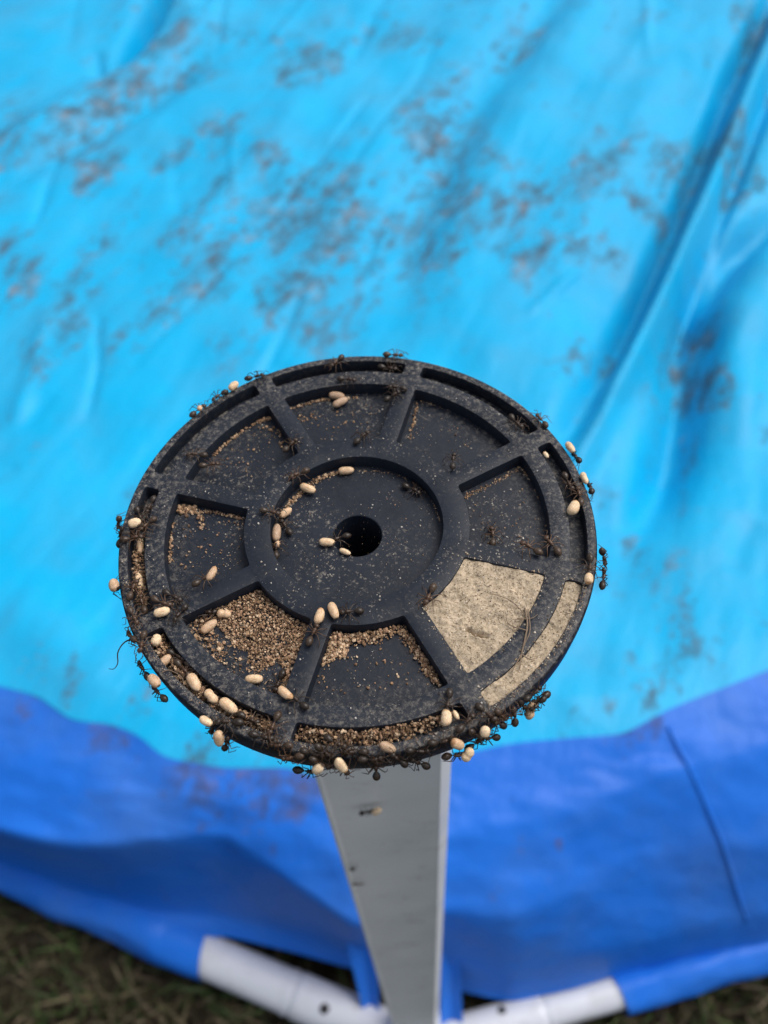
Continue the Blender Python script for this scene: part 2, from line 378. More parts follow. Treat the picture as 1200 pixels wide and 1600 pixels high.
for q in range(46):                          # small slack creases, mostly along the main folds
    x0, y0 = random.uniform(-50, 1150), random.uniform(-60, 950); L_ = random.uniform(90, 320)*(0.5+0.5*(1-y0/1100)); an = random.gauss(62, 16)
    dx, dy = math.cos(math.radians(an)), -math.sin(math.radians(an))
    wr.append(([(x0, y0), (x0+dx*L_*.5+random.uniform(-12, 12), y0+dy*L_*.5), (x0+dx*L_, y0+dy*L_)], random.choice((-1, 1))*random.uniform(0.002, 0.006), random.uniform(0.006, 0.014), 0))
for pts, hgt, wid, sid in wr:
    d, t, s_ = poly_dist(Fl, [at(a, b, 0.21) for a, b in pts])
    fade = np.clip(np.minimum(t, 1-t)*5+0.15, 0, 1)
    Fl[..., 2] += np.where(np.arange(NF)[:, None] > 0, 1, 0)*hgt*np.exp(-(d/wid)**2)*fade
for i in range(1, NF):
    w = min(1, i/20)
    for j in range(NC):
        p = Fl[i, j]; Fl[i, j, 2] += w*(0.012*fbm((p[0]*1.0+3, p[1]*0.7, 0), 4, 3) + 0.0025*fbm((p[0]*1.4-p[1]*0.6, p[1]*0.4, 2), 17, 2))
def dirt_floor(G):
    d = np.full(G.shape[:2], 0.22)
    for i in range(G.shape[0]):
        for j in range(G.shape[1]): d[i, j] += 0.16*fbm((G[i, j, 0], G[i, j, 1], 9), 3.2, 3)
    for (px, py, r, a) in [(450, 80, 24, .7), (462, 125, 28, .6), (505, 95, 30, .5), (470, 105, 60, .25), (330, 60, 55, .35), (290, 95, 45, .4), (240, 105, 40, .5), (220, 130, 30, .45), (180, 160, 45, .45), (160, 200, 40, .4), (110, 225, 45, .55),
        (75, 220, 30, .5), (10, 245, 40, .6), (40, 215, 30, .4), (155, 270, 28, .7), (135, 295, 18, .55), (190, 240, 20, .4), (245, 250, 25, .4), (280, 232, 22, .5), (335, 200, 25, .5), (360, 190, 22, .5), (22, 172, 18, .6), (345, 310, 30, .35), (295, 370, 40, .3), (415, 235, 35, .3),
        (480, 295, 45, .6), (430, 315, 45, .35), (490, 340, 55, .45), (465, 390, 50, .55), (440, 450, 35, .65), (480, 350, 90, .2), (320, 445, 45, .45), (370, 435, 30, .35), (430, 500, 25, .35), (560, 400, 50, .3), (590, 350, 50, .3), (540, 490, 60, .2),
        (690, 180, 55, .6), (670, 210, 60, .45), (710, 225, 45, .5), (690, 270, 50, .45), (740, 290, 45, .4), (690, 310, 40, .35), (655, 350, 40, .4), (830, 330, 45, .4), (780, 310, 40, .5), (790, 370, 60, .3), (740, 340, 40, .45), (820, 380, 30, .5), (700, 380, 40, .35), (640, 400, 60, .25),
        (910, 300, 25, .4), (930, 370, 35, .55), (925, 390, 30, .45), (940, 260, 22, .5), (945, 230, 50, .3), (1050, 240, 40, .6), (1015, 315, 30, .4), (960, 280, 35, .4), (1140, 235, 45, .5), (1145, 290, 25, .5), (1110, 600, 25, .6), (1120, 620, 15, .6), (1075, 480, 30, .5), (1060, 540, 28, .5), (1110, 500, 25, .3),
        (815, 60, 30, .55), (840, 40, 30, .4), (770, 95, 45, .3), (660, 70, 25, .4), (600, 60, 40, .3), (1190, 30, 40, .4), (20, 375, 22, .45), (35, 425, 30, .5), (45, 480, 30, .4), (110, 480, 35, .3), (130, 420, 25, .3), (10, 330, 40, .25), (170, 375, 20, .35), (250, 500, 35, .3), (190, 540, 40, .2), (60, 580, 30, .35),
        (1080, 1000, 25, .35), (1010, 1090, 22, .5), (1040, 1050, 22, .45), (1075, 1010, 18, .4), (1120, 1050, 18, .4), (950, 1110, 15, .4), (900, 1120, 14, .4), (985, 1040, 15, .4), (120, 1050, 22, .5), (110, 1100, 16, .5), (215, 1100, 18, .5), (230, 1080, 14, .4), (310, 1190, 20, .5), (40, 1040, 30, .25), (1030, 870, 40, .2), (960, 540, 35, .3), (900, 560, 30, .35), (890, 420, 30, .3)]:
        if py > 640: a *= 0.8
        q = at(px, py, 0.215); dd = np.linalg.norm(q-CAM); s_ = r/F*dd
        d += a*np.exp(-(((G[..., 0]-q[0])/s_)**2+((G[..., 1]-q[1])/(s_*1.5))**2))
    for pts, hgt, wid, sid in wr:
        if hgt < -0.018 and wid < 0.025:                     # silt gathers in the deeper folds
            e, t, s_ = poly_dist(G, [at(a, b, 0.21) for a, b in pts]); d += 0.22*np.exp(-(e/(wid*0.8))**2)*np.clip(np.minimum(t, 1-t)*5, 0, 1)
    return d
grid_mesh('base_sheet', Fl, dirt_floor(Fl), LIGHT, liner, LOFF)
# outer skirts so the bag closes down to the ground on its far sides
def skirt(line, name, mat):
    a = np.array(line); b = a.copy(); b[:, 2] = 0.01; c = 0.5*(a+b); c[:, 2] = 0.14
    grid_mesh(name, np.stack([a, c, b]), np.full((3, len(a)), 0.1), mat, liner, LOFF)
skirt(Fl[-1], 'far_wall', DARK); skirt(np.r_[G[::-1, 0], Fl[1:, 0]], 'side_wall', DARK); skirt(np.r_[G[::-1, -1], Fl[1:, -1]], 'side_wall', DARK)

# ------------------------------------------------------------------ frame: leg with its foot, joint, two beams
leg = empty('support_post', (0, 0, 0))
tag(leg, 'grey steel pool leg standing upside down with a round black plastic foot on top', 'pool post')
def rounded_rect(w, d, r, n=6):
    P = []
    for cx, cy, a0 in ((w/2-r, d/2-r, 0), (-w/2+r, d/2-r, 90), (-w/2+r, -d/2+r, 180), (w/2-r, -d/2+r, 270)):
        for k in range(n+1):
            a = math.radians(a0+90*k/n); P.append((cx+r*math.cos(a), cy+r*math.sin(a)))
    return P
def post():
    A = Acc(); rings = []
    base = rounded_rect(0.0385, 0.024, 0.004, 6)
    base = np.array([q for q in base if not (q[1] < -0.007 and abs(q[0]) > 0.0145)][:14] + [(-0.01925, -0.0085), (-0.0191, -0.0108), (-0.0186, -0.0122), (-0.0178, -0.0124), (-0.0172, -0.0116), (-0.0166, -0.0113), (0.0148, -0.0113), (0.0158, -0.0115), (0.0184, -0.0086), (0.0192, -0.0074)])
    for k in range(40):
        z = 0.03 + (H-0.035-0.03)*k/39
        rings.append([(x, y, z) for x, y in base])
    A.loft(rings); return A.mesh('steel_tube', 28)
link('steel_tube', post(), STEEL, leg)
# foot ------------------------------------------------------------
RO, W2 = 45.0, 1.9
TH = [1.293 - k*math.pi/4 for k in range(8)]         # spoke directions, clockwise from the upper right
def arc(r, a0, a1, n): return [(r*math.cos(a), r*math.sin(a)) for a in np.linspace(a0, a1, n)]
def sector(k, ri, ro, w=W2):
    a1 = TH[k]; a0 = TH[k]-math.pi/4
    P = arc(ro, a0+math.asin(w/ro), a1-math.asin(w/ro), 16) + arc(ri, a1-math.asin(w/ri), a0+math.asin(w/ri), 10)
    return P
def dense(P, step=0.3, it=2):
    Q = []; P = [np.array(p) for p in P]
    for a, b in zip(P, P[1:]+P[:1]):
        n = max(1, int(np.linalg.norm(b-a)/step))
        for i in range(n): Q.append(a+(b-a)*i/n)
    Q = np.array(Q)
    for _ in range(it): Q = 0.5*Q+0.25*(np.roll(Q, 1, 0)+np.roll(Q, -1, 0))
    return Q
def offset(Q, d):                             # CCW loop, positive = outwards
    t = np.roll(Q, -1, 0)-np.roll(Q, 1, 0); t /= np.linalg.norm(t, axis=1)[:, None]
    return Q + d*np.c_[t[:, 1], -t[:, 0]]
def inside(P, Q):
    x, y = P[:, 0], P[:, 1]; c = np.zeros(len(P), bool)
    for (x0, y0), (x1, y1) in zip(Q, np.roll(Q, -1, 0)):
        m = ((y0 > y) != (y1 > y)) & (x < (x1-x0)*(y-y0)/((y1-y0)+1e-15)+x0); c ^= m
    return c
def tri(outer, holes, extra=None):
    V = [Vector(map(float, p)) for p in outer]; E = [(i, (i+1) % len(outer)) for i in range(len(outer))]
    for h in holes:
        b = len(V); V += [Vector(map(float, p)) for p in h]; E += [(b+i, b+(i+1) % len(h)) for i in range(len(h))]
    if extra is not None: V += [Vector(map(float, p)) for p in extra]
    vs, _, fs, *_ = delaunay_2d_cdt(V, E, [], 0, 1e-6)
    vs = np.array([(v.x, v.y) for v in vs]); fs = np.array([f for f in fs])
    c = vs[fs].mean(1); ok = inside(c, np.array(outer))
    for h in holes: ok &= ~inside(c, np.array(h))
    return vs, fs[ok]
CELL = [dense(sector(k, 21.4, 36.3)) for k in range(8)]
SLOT = [dense(sector(k, 40.0, 43.1), it=4) for k in range(8)]
RECR, HOLER, DEP = 16.4, 4.65, 3.0
REC = np.array(arc(RECR, 0, 2*math.pi, 121)[:-1])
hc = dp(558.5, 837, -3.0)
HOLE = np.array(arc(HOLER, 0, 2*math.pi, 61)[:-1]) + hc[:2]
class Pm:                                     # mm-space mesh collector
    def __init__(s): s.v = []; s.f = []
    def add(s, v, f): b = len(s.v); s.v += [tuple(p) for p in v]; s.f += [tuple(int(i)+b for i in q) for q in f]
    def flat(s, vs, fs, z): s.add([(x, y, z) for x, y in vs], fs)
    def band(s, rings):                       # list of (loop, z)
        n = len(rings[0][0]); v = [(x, y, z) for L, z in rings for x, y in L]
        f = [(i*n+j, (i+1)*n+j, (i+1)*n+(j+1) % n, i*n+(j+1) % n) for i in range(len(rings)-1) for j in range(n)]
        s.add(v, f)
    def build(s, name, mat, parent, sharp=35):
        me = mesh(name, np.array(s.v)*MM, s.f, True, sharp)
        bm = bmesh.new(); bm.from_mesh(me); bmesh.ops.remove_doubles(bm, verts=bm.verts, dist=1e-6); bmesh.ops.recalc_face_normals(bm, faces=bm.faces); bm.to_mesh(me); bm.free()
        me.set_sharp_from_angle(angle=math.radians(sharp))
        return link(name, me, mat, parent)
foot = empty('foot'); foot.parent = leg; foot.matrix_world = DM
p = Pm()
holes = [offset(L, 0.14) for L in CELL+SLOT] + [REC*(RECR+0.14)/RECR]
rimtop = np.array(arc(44.2, 0, 2*math.pi, 241)[:-1])
vs, fs = tri(rimtop, holes); p.flat(vs, fs, 0.0)
for L in CELL+SLOT+[REC]:
    o = (lambda d: offset(L, d)) if L is not REC else (lambda d: REC*(RECR+d)/RECR)
    p.band([(o(0.14), 0.0), (o(0.05), -0.035), (o(0.0), -0.14), (o(-0.10), -DEP)])
RIM = [(44.2, 0.0), (44.65, -0.12), (44.92, -0.45), (45.0, -0.9), (44.95, -3.0), (44.7, -6.2), (44.45, -6.8), (43.9, -7.0), (36.0, -7.6), (29.0, -9.5), (26.5, -14.0), (25.5, -40.0), (23.5, -40.0)]
cir = rimtop/44.2
p.band([(cir*r, z) for r, z in RIM])
p.build('foot_plate', PLASTIC, foot)
p = Pm()
for L in CELL: vs, fs = tri(offset(L, -0.10), []); p.flat(vs, fs, -DEP+0.002)
p.build('cell_floor', PLASTIC, foot)
p = Pm()
for L in SLOT: vs, fs = tri(offset(L, -0.10), []); p.flat(vs, fs, -DEP+0.002)
p.build('slot_floor', PLASTIC, foot)
p = Pm(); vs, fs = tri(REC*(RECR-0.1)/RECR, [HOLE+(HOLE-hc[:2])*0.04]); p.flat(vs, fs, -DEP+0.002)
p.band([(hc[:2]+(HOLE-hc[:2])*1.04, -DEP+0.002), (hc[:2]+(HOLE-hc[:2])*1.01, -DEP-0.1), (HOLE, -DEP-0.4), (hc[:2]+(HOLE-hc[:2])*0.97, -34.0), (hc[:2]+(HOLE-hc[:2])*0.02, -34.0)])
p.build('hub_plate', PLASTIC, foot)
# joint -----------------------------------------------------------
def oval_tube(a, b, ra, rb, n=28, k=12, bulge=0.0):
    a = np.array(a, float); b = np.array(b, float); t = (b-a)/np.linalg.norm(b-a)
    side = np.cross(t, (0, 0, 1)); side /= np.linalg.norm(side); up = np.cross(side, t); rings = []
    ends = [0.0, 0.012] + list(np.linspace(0.05, 0.95, k)) + [0.988, 1.0]
    for s_ in ends:
        e = 0.93 if s_ in (0.0, 1.0) else 1.0
        rings.append([a+(b-a)*s_ + e*(ra*math.cos(q)*side + rb*math.sin(q)*up) for q in np.arange(n)*2*math.pi/n])
    A = Acc(); A.loft(rings); return A
jnt = empty('joint'); jnt.parent = leg
lend, rend = at(316, 1490, 0.033), at(966, 1549, 0.030)
ldir = (lend-np.array([0, -0.017, 0.033])); ll = np.linalg.norm(ldir); ldir /= ll
rdir = (rend-np.array([0, -0.017, 0.030])); rl = np.linalg.norm(rdir); rdir /= rl
c0 = np.array([0, -0.017, 0.031])
link('joint_arm', oval_tube(c0-ldir*0.01, c0+ldir*0.128, 0.0218, 0.0215).mesh('joint_arm', 60), WHITE, jnt)
link('joint_arm', oval_tube(c0-rdir*0.01, c0+rdir*0.125, 0.0185, 0.0185).mesh('joint_arm', 60), WHITE, jnt)
A = Acc(); A.loft([[(x*s_, y*s_, z) for x, y in rounded_rect(0.044, 0.030, 0.009, 6)] for z, s_ in ((0.008, .97), (0.01, 1), (0.085, 1), (0.087, .97))]); link('joint_socket', A.mesh('joint_socket', 50), WHITE, jnt)
def button(px, py, z, dr):
    c = at(px, py, z); A = Acc(); up = np.array([0, -0.45, 0.9]); up /= np.linalg.norm(up)
    a = np.cross(up, (1, 0, 0)); a /= np.linalg.norm(a); b = np.cross(up, a)
    A.loft([[c+up*h+r*(math.cos(q)*a+math.sin(q)*b) for q in np.arange(14)*2*math.pi/14] for h, r in ((-0.006, 0.0048), (0.0006, 0.0048), (0.0018, 0.0036), (0.0024, 0.0012))])
    link('spring_button', A.mesh('spring_button'), DARKHOLE, jnt)
button(507, 1577, 0.052, ldir); button(785, 1583, 0.046, rdir)
for nm, s_, e_, d_, ra, rb, lab in (('l', 0.132, 1.1, ldir, 0.0208, 0.0205, 'thick white tubular beam left of the leg joint, running into the blue sleeve'),
                                    ('r', 0.129, 1.1, rdir, 0.0158, 0.0158, 'slim white tubular beam right of the leg joint, running into the blue sleeve')):
    root = empty('pool_beam', tuple(c0+d_*s_)); tag(root, lab, 'beam', 'white beams of the pool frame')
    A = oval_tube(-d_*0.012, d_*(e_-s_), ra, rb); link('tube', A.mesh('tube', 60), WHITE, root)
    A = oval_tube(d_*0.0, d_*0.004, ra*1.05, rb*1.05, k=3); link('collar', A.mesh('collar', 60), WHITE, root)
# sleeves of the liner round the beams
def sleeve(d_, s0, s1, ra, rb, zc, seed, cut):
    n = 40; k = 90; side = np.cross(d_, (0, 0, 1)); side /= np.linalg.norm(side); up = np.cross(side, d_); G2 = np.zeros((k, n, 3))
    for i in range(k):
        s_ = s0+(s1-s0)*(i/(k-1))**1.6
        for j in range(n):
            q = j*2*math.pi/(n-1); c, s2 = math.cos(q), math.sin(q)
            w = 1+0.22*noise.noise(Vector((s_*14+seed, c*0.8, s2*0.8)))+0.09*noise.noise(Vector((s_*40+seed, c*1.5, s2*1.5)))
            s3 = s_ + cut*c*(1 if i == 0 else max(0, 1-i/6))
            G2[i, j] = np.array(c0)+d_*s3 + w*(ra*c*side+rb*s2*up) + np.array([0, 0, zc])
    return G2
for d_, s0, ra, rb, sd_, cut in ((ldir, ll-0.004, 0.0245, 0.0245, 1.3, 0.006), (rdir, rl-0.002, 0.0195, 0.0195, 7.7, 0.003)):
    g2 = sleeve(d_, s0, 1.15, ra, rb, 0.0, sd_, cut)
    grid_mesh('sleeve', g2, np.full(g2.shape[:2], 0.12), DARK, liner, LOFF)
# cloth tabs beside the leg
def tab(pts, wid, name='tab'):
    P = smooth_curve([at(*q) for q in pts], 16); rows = []
    for i, c in enumerate(P):
        w = wid[0]+(wid[1]-wid[0])*i/15
        rows.append([c+np.array([x*w, 0.004*math.cos(x*3)-0.004, 0]) for x in np.linspace(-1, 1, 9)])
    grid_mesh(name, np.array(rows), np.full((16, 9), 0.1), DARK, liner, LOFF)
tab([(560, 1440, 0.12), (566, 1480, 0.095), (574, 1525, 0.07), (580, 1570, 0.045), (590, 1600, 0.03)], (0.014, 0.006))
tab([(702, 1440, 0.12), (702, 1490, 0.09), (703, 1540, 0.065), (704, 1590, 0.045), (704, 1640, 0.02)], (0.008, 0.012))

# ------------------------------------------------------------------ soil on the foot
def ico():
    t = (1+5**0.5)/2
    v = np.array([(-1, t, 0), (1, t, 0), (-1, -t, 0), (1, -t, 0), (0, -1, t), (0, 1, t), (0, -1, -t), (0, 1, -t), (t, 0, -1), (t, 0, 1), (-t, 0, -1), (-t, 0, 1)])/math.sqrt(1+t*t)
    f = np.array([(0, 11, 5), (0, 5, 1), (0, 1, 7), (0, 7, 10), (0, 10, 11), (1, 5, 9), (5, 11, 4), (11, 10, 2), (10, 7, 6), (7, 1, 8), (3, 9, 4), (3, 4, 2), (3, 2, 6), (3, 6, 8), (3, 8, 9), (4, 9, 5), (2, 4, 11), (6, 2, 10), (8, 6, 7), (9, 8, 1)])
    return v, f
IV, IF = ico()
TAN = np.array([1.25, 1.15, 1.06])*np.array([(0.30, 0.205, 0.13), (0.40, 0.29, 0.19), (0.22, 0.145, 0.09), (0.14, 0.095, 0.065), (0.50, 0.40, 0.29), (0.33, 0.22, 0.15)])
PALE = np.array([(0.55, 0.5, 0.43), (0.42, 0.36, 0.29), (0.62, 0.58, 0.52), (0.33, 0.28, 0.22)])
def grain_obj(name, pts, rad, label, pal=TAN, cat='soil'):
    pts = np.asarray(pts); n = len(pts); rad = np.asarray(rad)
    q = RNG.normal(size=(n, 3, 3)); q, _ = np.linalg.qr(q)
    sc = RNG.uniform(0.5, 1.3, (n, 1, 3)); jit = RNG.uniform(0.62, 1.3, (n, 12, 1))
    V = (IV[None]*jit*sc) @ q * rad[:, None, None] + pts[:, None, :]
    Fx = (IF[None]+12*np.arange(n)[:, None, None]).reshape(-1, 3)
    c = pal[RNG.integers(0, len(pal), n)]*RNG.uniform(0.75, 1.2, (n, 1))
    o = link(name, np_mesh(name, V.reshape(-1, 3)*MM, Fx, np.repeat(c, 12, 0)), GRAIN)
    o.matrix_world = DM; tag(o, label, cat, kind='stuff'); return o
def region(poly, n, zs, rlo, rhi, hump=0.0, pw=1.8):
    Q = np.array([dp(x, y, zs)[:2] for x, y in poly]); lo, hi = Q.min(0), Q.max(0); out = []
    while len(out) < n:
        P = RNG.uniform(lo, hi, (n*2, 2)); P = P[inside(P, Q)]; out += list(P)
    P = np.array(out[:n]); r = rlo+(rhi-rlo)*RNG.random(n)**pw
    d = np.min([np.linalg.norm(P-(a+(b-a)*t), axis=1) for a, b in zip(Q, np.roll(Q, -1, 0)) for t in np.linspace(0, 1, 9)], axis=0)
    z = zs + r*0.6 + hump*np.clip(d/2.5, 0.1, 1)*RNG.random(n)
    return np.c_[P, z], r
def along(line, n, zs, width, rlo, rhi, hump=0.0, pw=1.8):
    Q = [dp(x, y, zs)[:2] for x, y in line]; C = np.array(smooth_curve(Q, 60)); i = RNG.integers(0, 59, n); t = RNG.random((n, 1))
    P = C[i]*(1-t)+C[i+1]*t; w = RNG.normal(0, width*0.5, (n, 2)); r = rlo+(rhi-rlo)*RNG.random(n)**pw
    z = zs+r*0.6+hump*RNG.random(n)*np.exp(-(np.linalg.norm(w, axis=1)/width)**2)
    return np.c_[P+w, z], r
def join(*ps): return np.concatenate([p_[0] for p_ in ps]), np.concatenate([p_[1] for p_ in ps])
FZ = -DEP
def clip_in(pr, L):                           # keep grains inside a pocket
    P, r = pr; ok = inside(P[:, :2], offset(L, -0.15)); return P[ok], r[ok]
ll_poly = [(402, 914), (484, 970), (470, 1010), (452, 1048), (432, 1036), (397, 1054), (388, 1020), (366, 1012), (352, 990), (332, 972), (290, 972), (330, 945), (365, 930)]
grain_obj('soil_crumbs', *clip_in(join(region(ll_poly, 3400, FZ, 0.09, 0.34, 1.1), region(ll_poly, 2600, FZ, 0.04, 0.13, 1.0), region([(290, 960), (490, 965), (470, 1090), (340, 1060)], 260, FZ, 0.04, 0.11), region([(285, 965), (330, 975), (345, 1000), (360, 1012), (335, 1055), (310, 1020)], 260, FZ, 0.12, 0.4, 0.3),
    region([(380, 1040), (470, 1050), (465, 1090), (400, 1080)], 60, FZ, 0.08, 0.25), along([(470, 985), (452, 1060), (440, 1082)], 220, FZ, 1.1, 0.15, 0.4, 0.5), region([(340, 985), (400, 1010), (395, 1060), (330, 1040)], 90, FZ, 0.08, 0.35)), CELL[4]),
    'heap of tan soil crumbs filling the lower left cell of the foot')
grain_obj('soil_crumbs', *clip_in(join(along([(514, 996), (545, 1000), (580, 996), (626, 982)], 560, FZ, 1.2, 0.15, 0.42, 1.0), region([(513, 992), (548, 996), (540, 1026), (498, 1042)], 480, FZ, 0.15, 0.42, 0.8),
    along([(630, 985), (654, 1022), (684, 1070)], 420, FZ, 0.9, 0.14, 0.4, 0.8), along([(488, 1050), (500, 1062)], 14, FZ, 0.8, 0.2, 0.4), region([(505, 1000), (640, 990), (680, 1070), (490, 1090)], 90, FZ, 0.07, 0.33)), CELL[3]),
    'tan soil crumbs along the walls of the bottom cell of the foot')
grain_obj('soil_crumbs', *clip_in(join(along([(276, 798), (305, 797)], 190, FZ, 1.0, 0.14, 0.38, 0.5), along([(305, 797), (345, 803), (384, 812)], 90, FZ, 0.45, 0.12, 0.34), along([(269, 815), (266, 850), (266, 880)], 110, FZ, 0.55, 0.13, 0.36, 0.3),
    along([(310, 803), (315, 815), (316, 825)], 26, FZ, 0.5, 0.2, 0.42), region([(275, 815), (380, 815), (378, 890), (275, 890)], 110, FZ, 0.07, 0.3, 0, 2.6)), CELL[5]),
    'scattered soil crumbs on the floor of the left cell of the foot')
grain_obj('soil_crumbs', *clip_in(join(along([(334, 712), (360, 688), (395, 665), (424, 652)], 150, FZ, 0.4, 0.14, 0.36, 0.2), along([(405, 668), (435, 675), (440, 700)], 26, FZ, 0.7, 0.15, 0.36), region([(320, 730), (410, 665), (440, 690), (400, 760)], 80, FZ, 0.07, 0.3, 0, 2.6)), CELL[6]),
    'thin line of soil crumbs along the wall of the upper left cell')
grain_obj('soil_crumbs', *clip_in(join(along([(452, 640), (490, 628), (520, 624), (560, 622)], 80, FZ, 0.4, 0.14, 0.36), along([(462, 650), (480, 655), (500, 650)], 26, FZ, 1.3, 0.15, 0.34), region([(460, 645), (600, 630), (580, 690), (480, 690)], 70, FZ, 0.07, 0.28, 0, 2.6)), CELL[7]),
    'sparse soil crumbs on the floor of the top cell of the foot')
grain_obj('soil_crumbs', *clip_in(join(along([(652, 628), (646, 660), (640, 690)], 40, FZ, 0.3, 0.1, 0.3), along([(655, 627), (700, 640), (760, 670), (785, 695)], 90, FZ, 0.25, 0.07, 0.2), region([(640, 640), (760, 670), (740, 700), (650, 720)], 40, FZ, 0.07, 0.22, 0, 2.6)), CELL[0]),
    'few fine grains edging the floor of the upper right cell')
grain_obj('soil_crumbs', *clip_in(join(along([(725, 778), (770, 755), (812, 732)], 170, FZ, 0.5, 0.07, 0.22), along([(815, 732), (835, 760), (852, 800), (858, 850)], 200, FZ, 0.4, 0.07, 0.22), region([(735, 780), (840, 760), (850, 850), (740, 850)], 70, FZ, 0.06, 0.2, 0, 2.6)), CELL[1]),
    'fine pale grit edging the floor of the right hand cell')
grain_obj('soil_crumbs', *clip_in(join(along([(438, 806), (455, 785), (472, 770), (490, 754), (520, 742), (545, 738)], 330, FZ, 0.6, 0.1, 0.3, 0.3), along([(560, 736), (620, 742), (670, 775), (688, 815)], 130, FZ, 0.25, 0.06, 0.16), region([(450, 790), (650, 760), (670, 880), (480, 900)], 150, FZ, 0.04, 0.14, 0, 2.6)), REC),
    'thin drift of tan crumbs along the wall of the central recess')
# soil in the outer slots
grain_obj('slot_soil', *clip_in(join(along([(218, 865), (217, 890), (219, 915), (226, 950)], 330, FZ, 1.2, 0.15, 0.4, 1.8),), SLOT[5]), 'brown soil crumbs at the bottom of the left slot')
grain_obj('slot_soil', *clip_in(join(along([(238, 985), (262, 1030), (300, 1072), (350, 1108), (400, 1132), (440, 1146)], 1500, FZ, 1.7, 0.15, 0.42, 2.3),), SLOT[4]), 'brown soil crumbs packed in the lower left slot around the cocoons')
grain_obj('slot_soil', *clip_in(join(along([(462, 1140), (530, 1152), (600, 1148), (660, 1130), (705, 1105)], 2000, FZ, 1.7, 0.15, 0.40, 2.7),), SLOT[3]), 'tan soil crumbs packed in the bottom slot')
# packed sand
def packed(L, name, label, z0, amp, seed, dent=None, over=0.0):
    Lq = offset(L, over-0.06); lo, hi = Lq.min(0), Lq.max(0)
    ex = RNG.uniform(lo, hi, (int((hi-lo).prod()*14), 2)); ex = ex[inside(ex, offset(L, -0.35))]
    vs, fs = tri(Lq, [], ex); z = []
    for x, y in vs:
        h = z0+amp*noise.fractal(Vector((x*0.35+seed, y*0.35, 0)), 1, 2, 4)+0.16*noise.noise(Vector((x*2.2, y*2.2, seed)))+0.16*noise.noise(Vector((x*0.9, y*0.9, seed+4)))
        if dent is not None:
            d, t, s_ = poly_dist(np.array([[x, y]]), dent); h += -1.3*math.exp(-(d[0]/0.30)**2)*math.sin(math.pi*min(1, max(0, t[0])))**0.5+0.25*math.exp(-((d[0]-0.7)/0.6)**2)
        z.append(h)
    v = np.c_[vs, z]; n = len(v); top = [tuple(f) for f in fs]
    b = np.array([Lq[i] for i in range(len(Lq))]); k = len(b)
    allv = list(map(tuple, v)) + [(x, y, -DEP+0.05) for x, y in b]
    side = [(i, n+i, n+(i+1) % k, (i+1) % k) for i in range(k)]
    me = mesh(name, np.array(allv)*MM, top+side, True, 60); o = link(name, me, SAND); o.matrix_world = DM
    tag(o, label, 'sand', kind='stuff'); return vs, np.array(z)
dent = [dp(725, 980, -0.3), dp(742, 990, -0.3), dp(766, 994, -0.3)]
vs1, z1 = packed(CELL[2], 'packed_sand', 'cell of the foot packed full with pale dry sand', -0.40, 0.5, 3.1, dent)
vs2, z2 = packed(SLOT[2], 'packed_sand', 'curved slot packed with sand beside the sand filled cell', -0.55, 0.5, 8.4)
SANDP = np.array([(0.45, 0.36, 0.25), (0.33, 0.25, 0.17), (0.58, 0.48, 0.36), (0.19, 0.14, 0.095), (0.66, 0.58, 0.47)])
k = RNG.integers(0, len(vs1), 2600); k2 = RNG.integers(0, len(vs2), 900)
pp = np.r_[np.c_[vs1[k], z1[k]], np.c_[vs2[k2], z2[k2]]]; pp[:, :2] += RNG.normal(0, 0.12, (len(pp), 2))
okk = inside(pp[:, :2], offset(CELL[2], -0.1)) | inside(pp[:, :2], offset(SLOT[2], -0.1)); pp = pp[okk]
grain_obj('sand_grains', pp, 0.05+0.12*RNG.random(len(pp))**2, 'loose sand grains over the packed sand', SANDP, 'sand')
sq = np.array(list(CELL[2])*2+list(SLOT[2])*2); sq = sq + RNG.normal(0, 0.45, sq.shape)
oo = np.zeros(len(sq), bool)
for L in CELL[:4]+SLOT[:4]: oo |= inside(sq, offset(L, 0.05))
sq = sq[~oo & (np.hypot(sq[:, 0], sq[:, 1]) < 44)]; rs_ = 0.05+0.17*RNG.random(len(sq))**2.5
grain_obj('sand_spill', np.c_[sq, rs_*0.45], rs_, 'sand grains spilled on the ribs round the sand filled cell', SANDP, 'sand')
# pale specks all over the face
th = RNG.uniform(0, 2*np.pi, 7000); rr = 45*np.sqrt(RNG.random(7000)); P2 = np.c_[rr*np.cos(th), rr*np.sin(th)]
zz = np.zeros(len(P2)); ok = rr < 44.2
for L in CELL: zz[inside(P2, offset(L, -0.1))] = FZ; ok &= ~(inside(P2, offset(L, 0.35)) & ~inside(P2, offset(L, -0.2)))
for L in SLOT: ok &= ~inside(P2, offset(L, 0.35))
inr = rr < RECR-0.1; zz[inr] = FZ; ok &= ~((rr > RECR-0.2) & (rr < RECR+0.4)) & ~(np.linalg.norm(P2-hc[:2], axis=1) < HOLER+0.3)
ok &= ~inside(P2, CELL[2])
keepn = np.array([noise.noise(Vector((x*0.22, y*0.22, 4))) for x, y in P2]) + RNG.normal(0, 0.25, len(P2)) > 0.12
ok &= keepn; P2, zz = P2[ok], zz[ok]; r2 = 0.04+0.16*RNG.random(len(P2))**4
grain_obj('dust_specks', np.c_[P2, zz+r2*0.5], r2, 'pale dust specks sprinkled over the black foot', PALE, 'dust')
near = RNG.random(1500); ang = RNG.uniform(-2.9, -0.2, 1500); rr = 43.1+near*1.9*0.55
keep = (rr < 44.3); r3 = 0.03+0.09*RNG.random(1500)**2.5
grain_obj('rim_dust', np.c_[rr*np.cos(ang), rr*np.sin(ang), r3*0.4][keep], r3[keep], 'dusty grit along the near rim of the foot', np.r_[PALE, TAN], 'dust')

